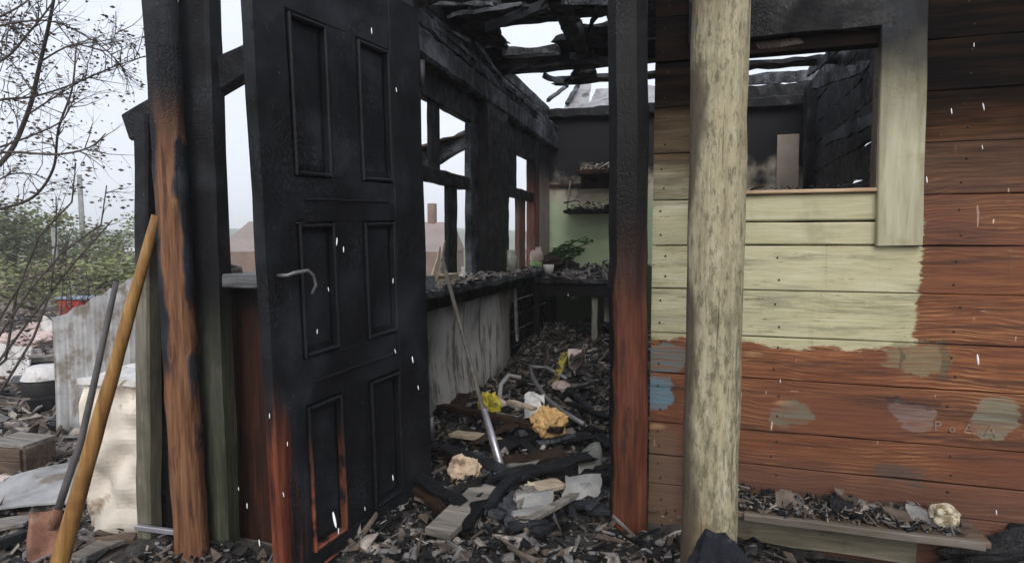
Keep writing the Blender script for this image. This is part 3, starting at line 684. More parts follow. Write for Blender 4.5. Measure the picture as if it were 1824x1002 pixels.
for i in range(5):
    z0 = FZ + .01 + i * (SZ - .14 - FZ) / 5; h = (SZ - .14 - FZ) / 5
    beam('lining_board', (UW - .05, 2.35, z0 + h / 2), (UW - .05, BV, z0 + h / 2), h - .006, .025, 'char_black', ww, ref=(0, 0, 1), n=10, jit=.004)
slab('lining_sheet', [(UW + .01, va, FZ - .0), (UW + .06, vb, FZ), (UW + .03, vb, SZ - .11), (UW + .005, va, SZ - .09)], .008, 'panel', ww, 24, 14, .045, 2.2, .03,
     fn=lambda u, v: -.05 * max(0, u - .8) * v, smooth=True)
beam('edge_strip', (UW + .07, vb + .02, FZ + .25), (UW + .05, vb + .01, SZ - .12), .04, .02, 'plaster', ww, ref=(0, 1, 0), n=8, jit=.006)

# ---------------------------------------------------------------- back wall, shelves
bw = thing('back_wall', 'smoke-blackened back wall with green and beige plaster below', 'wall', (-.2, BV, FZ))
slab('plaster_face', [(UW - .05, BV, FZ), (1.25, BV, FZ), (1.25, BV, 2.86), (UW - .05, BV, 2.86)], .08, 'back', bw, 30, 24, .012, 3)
beam('wall_plate', (UW, BV - .03, 2.80), (1.2, BV - .03, 2.78), .10, .12, 'char', bw, ref=(0, 0, 1), n=30, jit=.02)
beam('corner_strip', PY(975, 500, BV - .02), PY(973, 235, BV - .02), .03, .03, 'brown_wood', bw, n=8, jit=.003)
beam('picture_rail', PY(972, 331, BV - .02), PY(1100, 328, BV - .02), .03, .02, 'char_brown', bw, ref=(0, 0, 1), n=8, jit=.004)
a, b = PY(1004, 377, BV - .24), PY(1120, 377, BV - .24)
lsh = thing('lower_shelf', 'lower dark wall shelf heaped with ash above the table', 'shelf', (a.x + .3, BV - .12, a.z))
beam('shelf_board', (a.x, BV - .135, a.z), (b.x, BV - .135, a.z), .25, .03, 'char_black', lsh, ref=(0, 1, 0), n=10, jit=.005)
for x in (a.x + .03, b.x - .05): beam('bracket', (x, BV - .03, a.z + .34), (x, BV - .22, a.z + .02), .015, .02, 'grey_wood', lsh, n=1)
a2, b2 = PY(1028, 307, BV - .24), PY(1120, 307, BV - .24)
ush = thing('upper_shelf', 'upper brown wall shelf with pale burnt remains near the ceiling', 'shelf', (a2.x + .3, BV - .12, a2.z))
beam('shelf_board', (a2.x, BV - .135, a2.z), (b2.x, BV - .135, a2.z), .25, .05, 'char_brown', ush, ref=(0, 1, 0), n=10, jit=.006)
beam('backing', (a2.x, BV - .02, a2.z - .09), (b2.x, BV - .02, a2.z - .09), .12, .02, 'char_brown', ush, ref=(0, 0, 1), n=6, jit=.004)
q = PY(1385, 240, BV - .04); q2 = PY(1424, 240, BV - .04)
slab('leaning_board', [(q.x, BV - .16, .4), (q2.x, BV - .16, .4), (q2.x, BV - .035, q.z), (q.x, BV - .035, q.z)], .02, 'beige', None, 3, 8, .004, 3,
     label='tall beige board leaning on the back wall, seen through the small window', cat='board')

# ---------------------------------------------------------------- right inner wall
rw = thing('inner_side_wall', 'blistered charred board wall seen inside the small window', 'wall', (1.12, 4.4, FZ))
UR = 1.10
zz = FZ
i = 0
while zz < 2.8:
    h = .19 + .03 * (i % 3)
    e0 = 2.3
    beam('board', (UR + random.uniform(-.012, .012), e0, zz + h / 2), (UR + random.uniform(-.012, .012), BV, zz + h / 2 + random.uniform(-.01, .01)), h - .008, .035, 'char', rw, ref=(0, 0, 1), n=40, jit=.016, freq=10)
    zz += h; i += 1
cp = PY(1447, 300, BV - .25)
beam('corner_post', (cp.x, cp.y, FZ), (cp.x, cp.y, 2.86), .15, .15, 'char_black', rw, n=24, jit=.016)
for (x0, y0, x1, y1, v) in ((1466, 252, 1560, 210, 4.1), (1450, 150, 1545, 118, 4.2), (1440, 130, 1500, 78, 4.9)):
    beam('loose_lath', PY(x0, y0, v + .8), PY(x1, y1, v - .5), .07, .025, 'char_ash', rw, ref=(0, 0, 1), n=12, jit=.015, ragged=.04)

# ---------------------------------------------------------------- burnt roof
CZ = 2.87
uu = lambda x, y: PZ(x, y, CZ).x
rf = thing('charred_ceiling', 'charred ceiling boards and beams with holes open to the sky', 'ceiling', (-.2, 4.3, CZ))
def cb(u0, u1, v0, v1, mat='char', dz=0.0, n=14, jit=.012):
    beam('ceiling_board', (u0, (v0 + v1) / 2, CZ + dz), (u1, (v0 + v1) / 2, CZ + dz + random.uniform(-.01, .01)), v1 - v0, .035, mat, rf, ref=(0, 1, 0), n=n + 14, jit=jit * 1.6, freq=14, ragged=.14)
v = 3.42  # nearer and right-hand boards, out of view, left out to admit skylight
while v < 3.84: cb(-1.6, .12, v, v + .148, 'char_black', random.uniform(-.01, .01), 16, .008); v += .15
for v in (2.6, 3.0): beam('rafter', (-1.6, v, CZ + .02), (1.25, v, CZ + .03), .07, .1, 'char', rf, ref=(0, 1, 0), n=20, jit=.012)
vA = [3.88, 4.05, 4.22, 4.40]
for k in range(3):
    yy = (48, 62, 78)[k]
    cb(-1.6, uu(884 + k * 9, yy), vA[k], vA[k + 1] - .006, 'char')
    cb(uu((1004, 1003, 985)[k], yy), uu(1040, yy) if k == 0 else .3, vA[k], vA[k + 1] - .006, 'char')
    if k == 0: cb(uu(1080, yy), .3, vA[k], vA[k + 1] - .006, 'char')
v = 4.41
while v < 5.0:
    if 4.55 < v < 4.68: cb(-1.6, uu(890, 107), v, v + .14, 'char'); cb(uu(922, 107), 1.25, v, v + .14, 'char')
    else: cb(-1.6, 1.25, v, v + .145, 'char_ash' if v < 4.5 else 'char', random.uniform(-.015, .01))
    v += .15
cb(uu(990, 155), 1.2, 5.22, 5.38, 'char', -.01)
cb(uu(1040, 155), uu(1075, 150), 5.06, 5.2, 'char', -.01)
cb(-1.6, uu(882, 150), 5.05, 5.3, 'char', 0)
for v_, z_ in ((4.52, CZ - .075),): beam('joist', (-1.5, v_, z_), (1.2, v_, z_ + .01), .11, .08, 'char', rf, ref=(0, 0, 1), n=40, jit=.014)
beam('cross_joist', (PZ(1022, 40, CZ - .06).x, 2.4, CZ - .075), (PZ(1022, 40, CZ - .06).x - .02, 4.5, CZ - .075), .09, .10, 'char', rf, n=20, jit=.012)
for (x0, y0, x1, y1) in ((905, 92, 1000, 88), (915, 120, 1085, 104), (965, 133, 1012, 150), (930, 112, 990, 116)):
    beam('hanging_lath', PZ(x0, y0, CZ - .07), PZ(x1, y1, CZ - .05), .05, .015, 'char_ash', rf, ref=(0, 0, 1), n=10, jit=.014, ragged=.05)
random.seed(77)
for k in range(26):
    x0 = random.uniform(880, 1080); y0 = random.choice((random.uniform(-10, 8), random.uniform(88, 122)))
    A = PZ(x0, y0, CZ - random.uniform(.03, .12)); d_ = V(random.uniform(-1, 1), random.uniform(-.5, .5), random.uniform(-.18, .05)).normalized() * random.uniform(.15, .5)
    beam('hanging_lath', A, A + d_, random.uniform(.02, .06), .015, random.choice(('char', 'char_ash', 'char_black')), rf, ref=(0, 0, 1), n=8, jit=.012, freq=20, ragged=.06)
for k in range(14):
    v_ = random.uniform(2.7, 6.2); u_ = UW + random.uniform(.02, .1)
    beam('split_strip', (u_, v_, 2.66 + random.uniform(-.04, .08)), (u_ + random.uniform(-.02, .05), v_ + random.uniform(.3, .7), 2.66 + random.uniform(-.06, .08)), .03, .015, 'char_ash', rf, ref=(0, 0, 1), n=8, jit=.014, freq=18, ragged=.05)
# slates of the house roof rising behind the back wall
sl = thing('slate_roof', 'broken grey roof sheets rising behind the blackened back wall', 'roof', (0, 6.9, 2.85))
random.seed(21)
u = -1.35
while u < .12:
    w = random.uniform(.22, .40); top = random.uniform(.30, .62) if u < -.2 else random.uniform(.34, .5)
    v0, z0 = BV + .03 + random.uniform(0, .05), 2.845 + random.uniform(0, .02)
    slab('roof_sheet', [(u, v0, z0), (u + w * 1.08, v0, z0), (u + w * 1.05 + random.uniform(-.08, .06), v0 + top * 1.15, z0 + top * .8), (u + random.uniform(-.05, .08), v0 + top * 1.2, z0 + top * .85 + random.uniform(-.06, .06))], .012, 'slate', sl, 8, 6, .035, 7, .05)
    u += w
for k, (z0, z1, mt) in enumerate(((2.86, 2.99, 'char'), (3.0, 3.12, 'char_ash'))): beam('sheathing_board', (.14, BV + .08 + k * .06, (z0 + z1) / 2), (1.7, BV + .08 + k * .06, (z0 + z1) / 2), z1 - z0 - .01, .03, mt, sl, ref=(0, 0, 1), n=30, jit=.02, freq=12, ragged=.05)
for (x0, y0, x1, y1) in ((905, 178, 884, 142), (925, 178, 905, 146), (940, 180, 925, 150), (975, 180, 1010, 152), (1010, 185, 1030, 152)):
    beam('broken_batten', PY(x0, y0, BV + .1), PY(x1, y1, BV + .45), .05, .03, 'char_ash', sl, n=6, jit=.012, ragged=.03)
# ================================================================== TABLE and what lies on it
TV0 = PZ(990, 497, 1.085).y
tb = thing('work_table', 'dark burnt table along the back wall, its top heaped with ash and scraps', 'table', (-.6, (TV0 + BV) / 2, FZ))
TU0, TU1 = -1.42, PY(1092, 500, TV0).x + .12
beam('table_top', (TU0, (TV0 + 6.15) / 2, 1.068), (TU1, (TV0 + 6.15) / 2, 1.068), 6.15 - TV0, .04, 'char_ash', tb, ref=(0, 1, 0), n=24, jit=.008)
beam('apron', (TU0 + .03, TV0 + .05, .985), (TU1 - .05, TV0 + .05, .985), .12, .025, 'char_black', tb, ref=(0, 0, 1), n=12, jit=.004)
lm = m_wood('sooty_pale_leg', (.09, .09, .075), (.2, .2, .17), (.3, .3, .26), dirt=(.05, .05, .045))
for x, y in ((TU0 + .06, TV0 + .06), (PY(1059, 560, TV0 + .08).x, TV0 + .10), (TU0 + .06, 6.08), (TU1 - .06, 6.08)):
    beam('leg', (x, y, FZ), (x, y, 1.045), .055, .055, 'char_black' if y < 6 and x < -1 or y > 6 else lm, tb, n=8, jit=.003)
pl = PY(1081, 540, TV0 + .3)
beam('pale_stake', (pl.x, pl.y, FZ), (pl.x, pl.y, 1.04), .05, .03, lm, n=6, jit=.004, label='pale upright stake under the right end of the burnt table', cat='stake')

TT = 1.09
def tf(x, y, dv=.12): return PY(x, y, TV0 + dv)
def on_table(x, y, dz=0): p = PZ(x, y, TT); return V(p.x, min(p.y, 6.05), TT + dz)
random.seed(5)
# heap of ash on the table, then sill heap
def heap(name, fn_pos, n, mats, lo, hi, label, cat):
    for mk, frac in mats:
        b = Bits()
        for _ in range(int(n * frac)):
            p, k = fn_pos()
            l = (lo + (hi - lo) * random.random() ** 2.8) * k; q = random.random()
            if q < .5: b.shard(p, l, l * random.uniform(.35, .9), l * random.uniform(.03, .1) + .0015, .45)
            elif q < .85: b.shard(p, l * 1.7, l * random.uniform(.1, .3), l * random.uniform(.05, .16) + .002, .4)
            else: b.clod(p, min(l * .3, .016 * k))
        b.build(name, mk, kind='stuff', label=label, cat=cat)
def tpos():
    u = random.uniform(TU0, TU1); v = random.uniform(TV0 + .02, 6.1)
    hgt = .03 + .09 * max(0, min(1, (v - TV0) / .5)) * (.5 + .8 * max(0, nz((u * 3, v * 2, 0)) + .3))
    return V(u, v, TT + random.uniform(0, 1) ** 1.5 * hgt), 1
heap('table_ash', tpos, 1600, (('shard_grey', .45), ('shard_black', .4), ('shard_pale', .15)), .03, .10, 'ash and burnt flakes heaped over the table top', 'ash')
def spos():
    v = random.uniform(2.5, 5.4); u = UW + .06 + random.uniform(-.11, .12)
    return V(u, v, SZ + random.uniform(0, .07) ** 1.0 * (.4 + .6 * abs(nz((v * 3, 0, 0))))), 1
heap('sill_ash', spos, 1200, (('shard_grey', .5), ('shard_black', .3), ('shard_pale', .2)), .02, .075, 'ash and flakes lying along the inner window sill', 'ash')
def shpos(z, u0, u1): return lambda: (V(random.uniform(u0, u1), BV - random.uniform(.03, .25), z + .02 + random.uniform(0, .12) * random.random()), 1)
heap('lower_shelf_ash', shpos(a.z, a.x + .05, b.x), 160, (('shard_black', .75), ('shard_pale', .25)), .03, .1, 'black ash and pale stalks heaped on the lower wall shelf', 'ash')
heap('upper_shelf_ash', shpos(a2.z, a2.x + .02, b2.x), 90, (('shard_black', .4), ('shard_pale', .6)), .04, .12, 'pale crumbled remains heaped on the upper wall shelf', 'ash')

lathe('green_cup', tf(955, 490), [(.001, .002), (.048, .002), (.055, .09), (.058, .13), (.052, .13), (.046, .02), (.001, .02)], 'lime', label='lime green plastic cup standing on the ash-covered table', cat='cup')
lathe('white_cup', tf(977, 487, .16), [(.001, .002), (.045, .002), (.052, .085), (.047, .085), (.04, .012), (.001, .012)], 'white', label='dull white cup right beside the lime green one on the table', cat='cup')
p = V(UW + .08, PX(908, 463, UW + .08).y, SZ + .01); lathe('glass_jar', p, [(.001, .002), (.06, .002), (.062, .13), (.04, .155), (.04, .185), (.034, .185), (.034, .15), (.05, .12), (.05, .01), (.001, .01)], M.setdefault('jar', m_plain('grimy_jar', (.3, .32, .29), .4, 20, .25)), label='grimy grey jar at the left end of the table by the window', cat='jar')
slab('crumpled_paper', [tf(925, 472, .25), tf(968, 468, .25), tf(966, 440, .3), tf(932, 444, .3)], .004, 'pinkish', None, 10, 10, .09, 9, .1,
     label='crumpled pinkish paper in the table corner below the far window', cat='paper')
lump('brown_lump', tf(975, 468, .35), (.16, .1, .07), 'char_brown', label='dark brown burnt lump among the ash in the middle of the table', cat='lump', rough=.6)
lump('melted_box', on_table(1056, 478, .06), (.1, .08, .09), 'black', label='melted dark grey box at the right end of the table', cat='box', rough=.35)
pt = thing('scorched_plant', 'scorched green houseplant leaning on the table against the green plaster', 'plant', on_table(1022, 472))
stb = on_table(1018, 472)
stems = [(1000, 445), (1010, 436), (1022, 440), (1030, 428), (1046, 420), (1052, 432), (1030, 448), (1042, 442), (1014, 450)]
lv = Bits()
for i, (x, y) in enumerate(stems):
    e = PY(x, y, stb.y + .05); tube('stem', [stb + V(0, 0, .02), stb.lerp(e, .5) + V(0, 0, .05), e], [.012, .009, .005], 'leaf_dark', pt, ns=6)
    for _ in range(9): lv.leaf(stb.lerp(e, random.uniform(.5, 1.05)) + V(random.uniform(-.03, .03), 0, random.uniform(-.02, .02)), random.uniform(.07, .15), .05)
lv.build('leaves', 'leaf_dark', pt)
def on_sill(x, y, dz=0): p = PX(x, y, UW + .08); return V(UW + .08, p.y, SZ + dz)
pb = on_sill(804, 488)
ps = thing('paper_stack', 'stack of pale scorched papers on the inner window sill', 'papers', pb)
for k in range(5): beam('sheet', pb + V(-.06, -.09 + random.uniform(-.02, .02), .008 + k * .014), pb + V(.05, -.08, .008 + k * .014), .20 + random.uniform(-.03, .02), .010, 'pale_wood', ps, ref=(0, 1, 0), n=4, jit=.004)
for k, (x0, y0, x1, y1, lb) in enumerate(((770, 492, 784, 440, 'tall pale split shard standing at the near end of the inner sill'), (786, 480, 792, 428, 'grey triangular shard standing on the inner sill behind the pale one'))):
    A, B = on_sill(x0, y0, .0), PX(x1, y1, UW + .05)
    beam('standing_shard', A, B, .07 - .02 * k, .015, ('pale_wood', 'grey_wood')[k], ref=(0, 1, 0), n=6, jit=.008, taper=.3, label=lb, cat='shard')
lathe('small_bottle', on_sill(825, 489), [(.001, .001), (.03, .001), (.032, .05), (.014, .075), (.014, .1), (.001, .1)], 'white', label='small whitish bottle on the edge of the inner sill', cat='bottle')

# ================================================================== ASH BED on floor and porch
def bed(u, v):
    n = .055 * nz((u, v, 0), 2.1) + .03 * nz((u, v, 4), 6) + .014 * nz((u, v, 8), 17) + .007 * nz((u, v, 3), 45)
    if v > 2.2:
        back = max(0, min(1, (v - 4.2) / 1.4)) * .16
        side = max(0, min(1, (u + .55) / .5)) * .06
        return FZ + .05 + n + back + side
    f = max(0, min(1, (v - 1.35) / .35)); g = max(0, min(1, (u + 1.42) / .25)) * max(0, min(1, (.9 - u) / .7))
    return max(0, FZ + .03) * (f * f * (3 - 2 * f)) * (g * g * (3 - 2 * g)) + n * .8 + .02
def grid(name, u0, u1, v0, v1, st, label):
    nu, nv = int((u1 - u0) / st), int((v1 - v0) / st); vs = []; fs = []
    for j in range(nv + 1):
        for i in range(nu + 1):
            u, v = u0 + (u1 - u0) * i / nu, v0 + (v1 - v0) * j / nv; vs.append((u, v, bed(u, v)))
    for j in range(nv):
        for i in range(nu): q = j * (nu + 1) + i; fs.append((q, q + 1, q + nu + 2, q + nu + 1))
    return mesh(name, vs, fs, 'ash', None, False, kind='stuff', label=label, cat='ash')
grid('ash_bed', -1.44, 1.06, 2.2, 6.36, .022, 'bed of ash and cinders covering the burnt room floor')
grid('porch_ash', -2.45, 1.7, .7, 2.2, .02, 'bed of ash and cinders in front of the doorway')
def F(x, y, dz=0.0):
    z = FZ + .06
    for _ in range(6): P = PZ(x, y, z); z = bed(P.x, P.y)
    return V(P.x, P.y, z + dz)
def fpos():
    while True:
        v = 1.4 + 4.8 * random.random() ** 1.7; u = random.uniform(-1.4, 1.0) if v > 2.2 else random.uniform(-2.3, .6)
        if -1.42 < u < .95 and (v > 2.2 or v < 2.12) or v < 2.1:
            return V(u, v, bed(u, v) + random.uniform(-.002, .035)), 1
random.seed(11)
heap('room_cinders', fpos, 30000, (('shard_black', .56), ('shard_grey', .19), ('shard_brown', .21), ('shard_pale', .04)), .005, .085, 'burnt splinters, cinders and flakes strewn through the doorway', 'debris')
def lpos():
    u = random.uniform(.17, .82) ; v = random.uniform(2.06, 2.19)
    return V(u, v, .533 + random.uniform(0, .024) * (.3 + max(0, nz((u * 9, v, 0)) + .5)) * (1 if v < 2.15 else 1.5)), 1
heap('ledge_cinders', lpos, 1300, (('shard_black', .5), ('shard_grey', .18), ('shard_brown', .27), ('shard_pale', .05)), .006, .05, 'burnt flakes and crumbs lying along the wall ledge', 'debris')
def gpos2():
    u = random.uniform(.25, 1.7); v = random.uniform(1.5, 2.08); return V(u, v, bed(u, v) + random.uniform(0, .03)), 1
heap('wall_foot_cinders', gpos2, 350, (('shard_black', .7), ('shard_grey', .3)), .02, .09, 'black cinders on the ground below the wall ledge', 'debris')
# scraps on the small window's sill
def wpos(): return V(random.uniform(WU0 + .02, WU1 - .02), WV + random.uniform(.0, .05), 1.600 + random.uniform(0, .012)), 1
heap('window_sill_cinders', wpos, 60, (('shard_black', .7), ('char_brown', .3)), .008, .028, 'crumbs of charcoal on the small window sill', 'debris')

# single things in the rubble
def board(x0, y0, x1, y1, w, h, mat, label, cat='board', dz=.02, n=8, jit=.006, ragged=.02, ref=None, name='charred_board', **k):
    A, B = F(x0, y0, dz), F(x1, y1, dz); d = (B - A).normalized(); r = ref or d.cross(V(0, 0, 1))
    return beam(name, A, B, w, h, mat, ref=r, n=n, jit=jit, ragged=ragged, label=label, cat=cat, **k)
board(866, 884, 778, 978, .105, .03, 'grey_wood', 'broad grey weathered board lying slantwise on the threshold', dz=.05, name='grey_board')
board(930, 958, 1032, 908, .03, .02, 'grey_wood', 'thin grey lath in front of the folded metal sheet', dz=.05, name='lath', cat='lath')
board(783, 748, 1002, 808, .055, .03, 'char_brown', 'long dark board lying across the doorway under the orange foam', dz=.10, n=16, name='long_board')
board(908, 758, 952, 776, .035, .02, 'pale_wood', 'short yellowish split batten beside the orange foam', dz=.14, name='batten', cat='batten')
board(806, 788, 866, 797, .07, .025, 'pale_wood', 'short pale pinkish board stub near the door edge', dz=.05, name='board_stub')
board(880, 792, 900, 806, .05, .02, 'pale_wood', 'small pale wood stub right of the leaning rod', dz=.04, name='board_stub')
board(795, 822, 868, 830, .03, .02, 'char_ash', 'thin ashy strip in front of the pale board stub', dz=.05, name='ashy_strip', cat='strip')
board(856, 826, 862, 884, .03, .012, 'steel', 'upright-lying pale metal strip left of the rod tip', dz=.05, name='metal_band', cat='strip')
board(925, 800, 972, 842, .05, .02, 'char', 'charred batten slanting behind the rubble in mid doorway', dz=.05, name='burnt_batten', cat='batten')
board(1012, 742, 1086, 776, .04, .025, 'char_black', 'black burnt lath below the bent tube at the right post', dz=.09, name='burnt_lath', cat='lath')
board(948, 892, 1000, 880, .085, .02, 'pale_wood', 'flat pale plank piece behind the folded metal sheet', dz=.05, name='plank_piece')
# leaning rod
rb_ = F(893, 858, .02); rt = PX(788, 462, UW + .17)
tube('leaning_rod', [rt.lerp(rb_, i / 8) for i in range(9)], .0115, m_wood('rusty_grey_rod', (.05, .05, .045), (.1, .095, .085), (.16, .15, .14)), ns=8,
     label='thin grey rod leaning against the inner window sill', cat='rod')
r0 = rt.lerp(rb_, .735) + V(.012, -.012, 0)
tube('rod_sleeve', [r0, rb_ + V(.02, -.016, .01)], .014, 'steel', ns=10, label='short bright metal tube lying along the foot of the leaning rod', cat='tube')
# folded metal sheet
A = F(912, 945, .03); B = F(985, 932, .05); Cc = F(985, 895, .07); Dd = F(922, 892, .06)
slab('folded_sheet', [A, B, Cc, Dd], .004, 'grey', None, 16, 10, .02, 6, .05, fn=lambda u, v: .012 * math.sin(v * 11), label='small grey ribbed metal sheet lying flat in mid doorway', cat='sheet')
slab('torn_sheet', [F(895, 945, .02), F(915, 950, .03), F(918, 915, .06), F(900, 925, .05)], .004, 'grey', None, 6, 6, .03, 12, .12, label='torn pale grey scrap left of the ribbed metal sheet', cat='scrap')
slab('grey_cloth', [F(1028, 884, .03), F(1072, 880, .04), F(1068, 826, .10), F(1034, 832, .09)], .006, M.setdefault('cloth', m_plain('ash_green_cloth', (.19, .20, .18), .4, 14, .9)), None, 14, 14, .10, 7, .12, smooth=True, label='crumpled grey-green cloth heaped at the foot of the red door post', cat='cloth')
slab('curled_sheet', [F(995, 918, .03), F(1062, 905, .03), F(1070, 880, .07), F(1010, 878, .08)], .005, 'grey', None, 10, 8, .05, 6, .1, label='curled dark grey sheet in front of the crumpled cloth', cat='sheet')
c_ = F(828, 862, .05); lump('foam_chunk', c_, (.07, .05, .075), M.setdefault('tan', m_plain('tan_foam', (.5, .38, .27), .2, 14, .85, dirt=(.2, .14, .1))), rough=.3, sub=3, label='tan broken foam chunk beside the foot of the door', cat='chunk', rot=.4)
c_ = F(945, 888, .035); lump('white_stone', c_, (.03, .025, .035), 'cream_lump', rough=.35, label='small rounded whitish stone in mid doorway', cat='stone')
c_ = F(978, 786, .10); lump('foam_disc', c_, (.085, .05, .08), 'orange', rough=.4, sub=3, freq=1.9, label='rounded orange-yellow foam piece in the rubble', cat='foam')
slab('white_rag', [F(930, 770, .09), F(966, 768, .10), F(970, 752, .17), F(938, 752, .16)], .004, 'white', None, 9, 9, .07, 10, .1, label='crumpled white rag behind the orange foam', cat='rag')
c_ = F(872, 748, .08); lump('yellow_bag', c_, (.055, .04, .07), 'yellow', rough=.8, freq=2.2, label='crumpled yellow bag at the foot of the stained panel', cat='bag', sub=3)
lump('pink_shard', F(884, 735, .06), (.05, .03, .035), 'pinkish', rough=.4, label='small pinkish shard right of the yellow bag', cat='shard')
yb = [F(980, 696, .05), F(984, 690, .12), F(992, 690, .19), F(1008, 690, .25)]
slab('yellow_strip', [yb[0], F(992, 697, .04), F(1012, 690, .26), F(1000, 690, .25)], .006, 'yellow', None, 5, 12, .05, 7, .1, smooth=True, label='curved bright yellow plastic piece sticking up from the black rubble', cat='plastic')
lump('pink_brick', F(1000, 696, .03), (.075, .05, .045), 'pinkish', rough=.25, label='pinkish brick piece in front of the bright yellow plastic', cat='brick')
tube('bent_tube', [F(1010, 700, .10), F(975, 688, .14), F(942, 690, .16), F(950, 714, .15), F(972, 742, .11), F(1000, 760, .09), F(1040, 776, .07)], .014, M.setdefault('tube', m_plain('grey_tube', (.2, .2, .21), .3, 14, .45, .4)), ns=10, label='bent grey tube of a burnt chair frame', cat='tube')
tube('curved_pipe', [F(888, 742, .05), F(892, 724, .14), F(905, 716, .17), F(928, 714, .16)], .015, 'sheet_metal', ns=10, label='short curved pale pipe behind the yellow bag', cat='pipe')
slab('pink_bundle', [PZ(1012, 640, .62), PZ(1042, 640, .62), PZ(1042, 632, .74), PZ(1014, 628, .76)], .01, 'pinkish', None, 10, 10, .12, 8, .1, label='singed pinkish bundle in the dark under the table', cat='bundle')
lump('burnt_heap', V(-.75, 5.75, .50), (.36, .22, .20), 'char_black', rough=.5, sub=3, label='black burnt heap under the table', cat='heap')
lump('charred_clump', (PT(1292, 1000, 1.5).x, PT(1292, 1000, 1.5).y, .28), (.15, .07, .35), M.setdefault('coal', m_plain('blue_black_coal', (.014, .016, .022), .6, 60, .5, dirt=(.05, .055, .07), bump=1.0)), rough=.3, freq=1.6, sub=3, label='black charred clump at the foot of the pale log post', cat='clump')
# repeated charred scraps
random.seed(31)
proto = []
for k in range(5):
    L = random.uniform(.14, .3); o = beam('charred_scrap', (-L / 2, 0, 0), (L / 2, 0, 0), random.uniform(.03, .07), random.uniform(.015, .03), ('char', 'char_ash', 'char_black', 'char', 'grey_wood')[k], ref=(0, 1, 0), n=6, jit=.012, freq=14, ragged=.03)
    put_props(o, 'small charred wood scrap lying in the room rubble', 'wood scrap', 'charred wood scraps in the rubble'); proto.append(o)
spots = []
while len(spots) < 46:
    x, y = random.uniform(790, 1080), random.uniform(690, 1000)
    P = F(x, y)
    if P.y > 1.75 and P.x > -1.38 and P.x < .5: spots.append(P)
for i, P in enumerate(spots):
    o = proto[i] if i < 5 else proto[i % 5].copy()
    if i >= 5: COL.objects.link(o)
    o.location = P + V(0, 0, .03); o.rotation_euler = (random.uniform(-.3, .3), random.uniform(-.25, .25), random.uniform(0, 3.14))
random.seed(91)
for k in range(16):
    x, y = random.uniform(785, 1075), random.uniform(700, 960); A = F(x, y, .05); an = random.uniform(0, 3.14); L = random.uniform(.25, .6)
    B = A + V(math.cos(an), math.sin(an), 0) * L
    if B.y < 2.3 and B.x > -.3 or B.x < -1.4 or B.x > .8 or B.y < 1.8: B = A + V(0, 1, 0) * L * .6
    B.z = bed(B.x, B.y) + random.uniform(.03, .12)
    beam('burnt_plank', A, B, random.uniform(.04, .09), random.uniform(.015, .03), random.choice(('char', 'char_black', 'char_ash', 'char_brown')), ref=(B - A).cross(V(random.uniform(-.4, .4), 0, 1)), n=16, jit=.012, freq=16, ragged=.06,
         label='longer burnt plank tangled in the room rubble', cat='burnt plank', group='burnt planks tangled in the rubble')
# on the ledge
cl = PY(1682, 896, 2.10); cl.z = .575
shl = thing('crust_lump', 'rounded cream crusty lump like a seashell lying on the wall ledge', 'lump', cl - V(0, 0, .045))
lump('crust', cl, (.040, .034, .036), 'cream_lump', shl, rough=.22, freq=1.6, sub=3)
random.seed(3)
for k in range(9):
    if k > 2: break
    a_ = random.uniform(0, 6.28); lump('nodule', cl + V(math.cos(a_) * .026, -.032 + abs(math.sin(a_)) * .008, math.sin(a_) * .026), (.013, .012, .013), 'cream_lump', shl, rough=.2, sub=1)
for k, (x, y, s_, lb) in enumerate(((1600, 905, .032, 'flat grey flake on the ledge left of the cream lump'), (1500, 888, .04, 'dark curled flake on the middle of the ledge'), (1640, 925, .034, 'pale grey curled flake at the ledge rim below the cream lump'), (1400, 886, .032, 'ashy flake on the ledge near the pale log post'))):
    P = PY(x, y, 2.11); P.z = .555
    slab('ash_flake', [P + V(-s_, -.03, 0), P + V(s_, -.03, -.01), P + V(s_, .03, .02), P + V(-s_, .03, .015)], .004, ('shard_brown', 'char', 'shard_grey', 'shard_brown')[k], None, 7, 5, .03, 18, .15, label=lb, cat='flake')

# ================================================================== YARD ON THE LEFT
tube('wooden_pole', path(PY(279, 384, 1.98), PT(97, 1033, 2.45), 16, 0, .004), [.0195 + .001 * i for i in range(17)], 'yellow_pole', ns=18, jit=.003,
     label='yellow-brown wooden pole leaning against the half-burnt log', cat='pole')
sp = thing('shovel', 'old shovel with bent dark handle and rusty blade stuck in the ground', 'shovel', PT(90, 1000, 2.72))
hp = [PT(207, 502, 2.74), PT(190, 580, 2.73), PT(166, 690, 2.71), PT(143, 790, 2.69), PT(122, 850, 2.67), PT(104, 905, 2.66)]
tube('handle', hp, [.012, .013, .014, .015, .016, .016], m_plain('dark_grey_handle', (.10, .095, .1), .35, 9, .6), sp, ns=12)
tube('socket', [PT(104, 905, 2.66), PT(92, 940, 2.66)], [.018, .022], 'rust', sp, ns=12)
slab('blade', [PT(52, 912, 2.68), PT(112, 905, 2.7), PT(106, 1010, 2.62), PT(50, 1008, 2.6)], .004, 'rust', sp, 10, 10, .006, 6, .03, fn=lambda u, v: .05 * math.sin(math.pi * u) * (1 - .4 * v), smooth=True)
cs = [PZ(101, 780, .02), PZ(300, 768, .02)]; top = [PT(93, 570, 4.5), PT(300, 462, 4.6)]
slab('corrugated_sheet', [cs[0], cs[1], top[1], top[0]], .006, 'sheet_metal', None, 60, 8, .012, 1.6, 0,
     fn=lambda u, v: .022 * (math.sin(u * 2 * math.pi * 6.5) ** 3), smooth=True, label='grey corrugated metal sheet propped up behind the cream cabinet', cat='metal sheet')
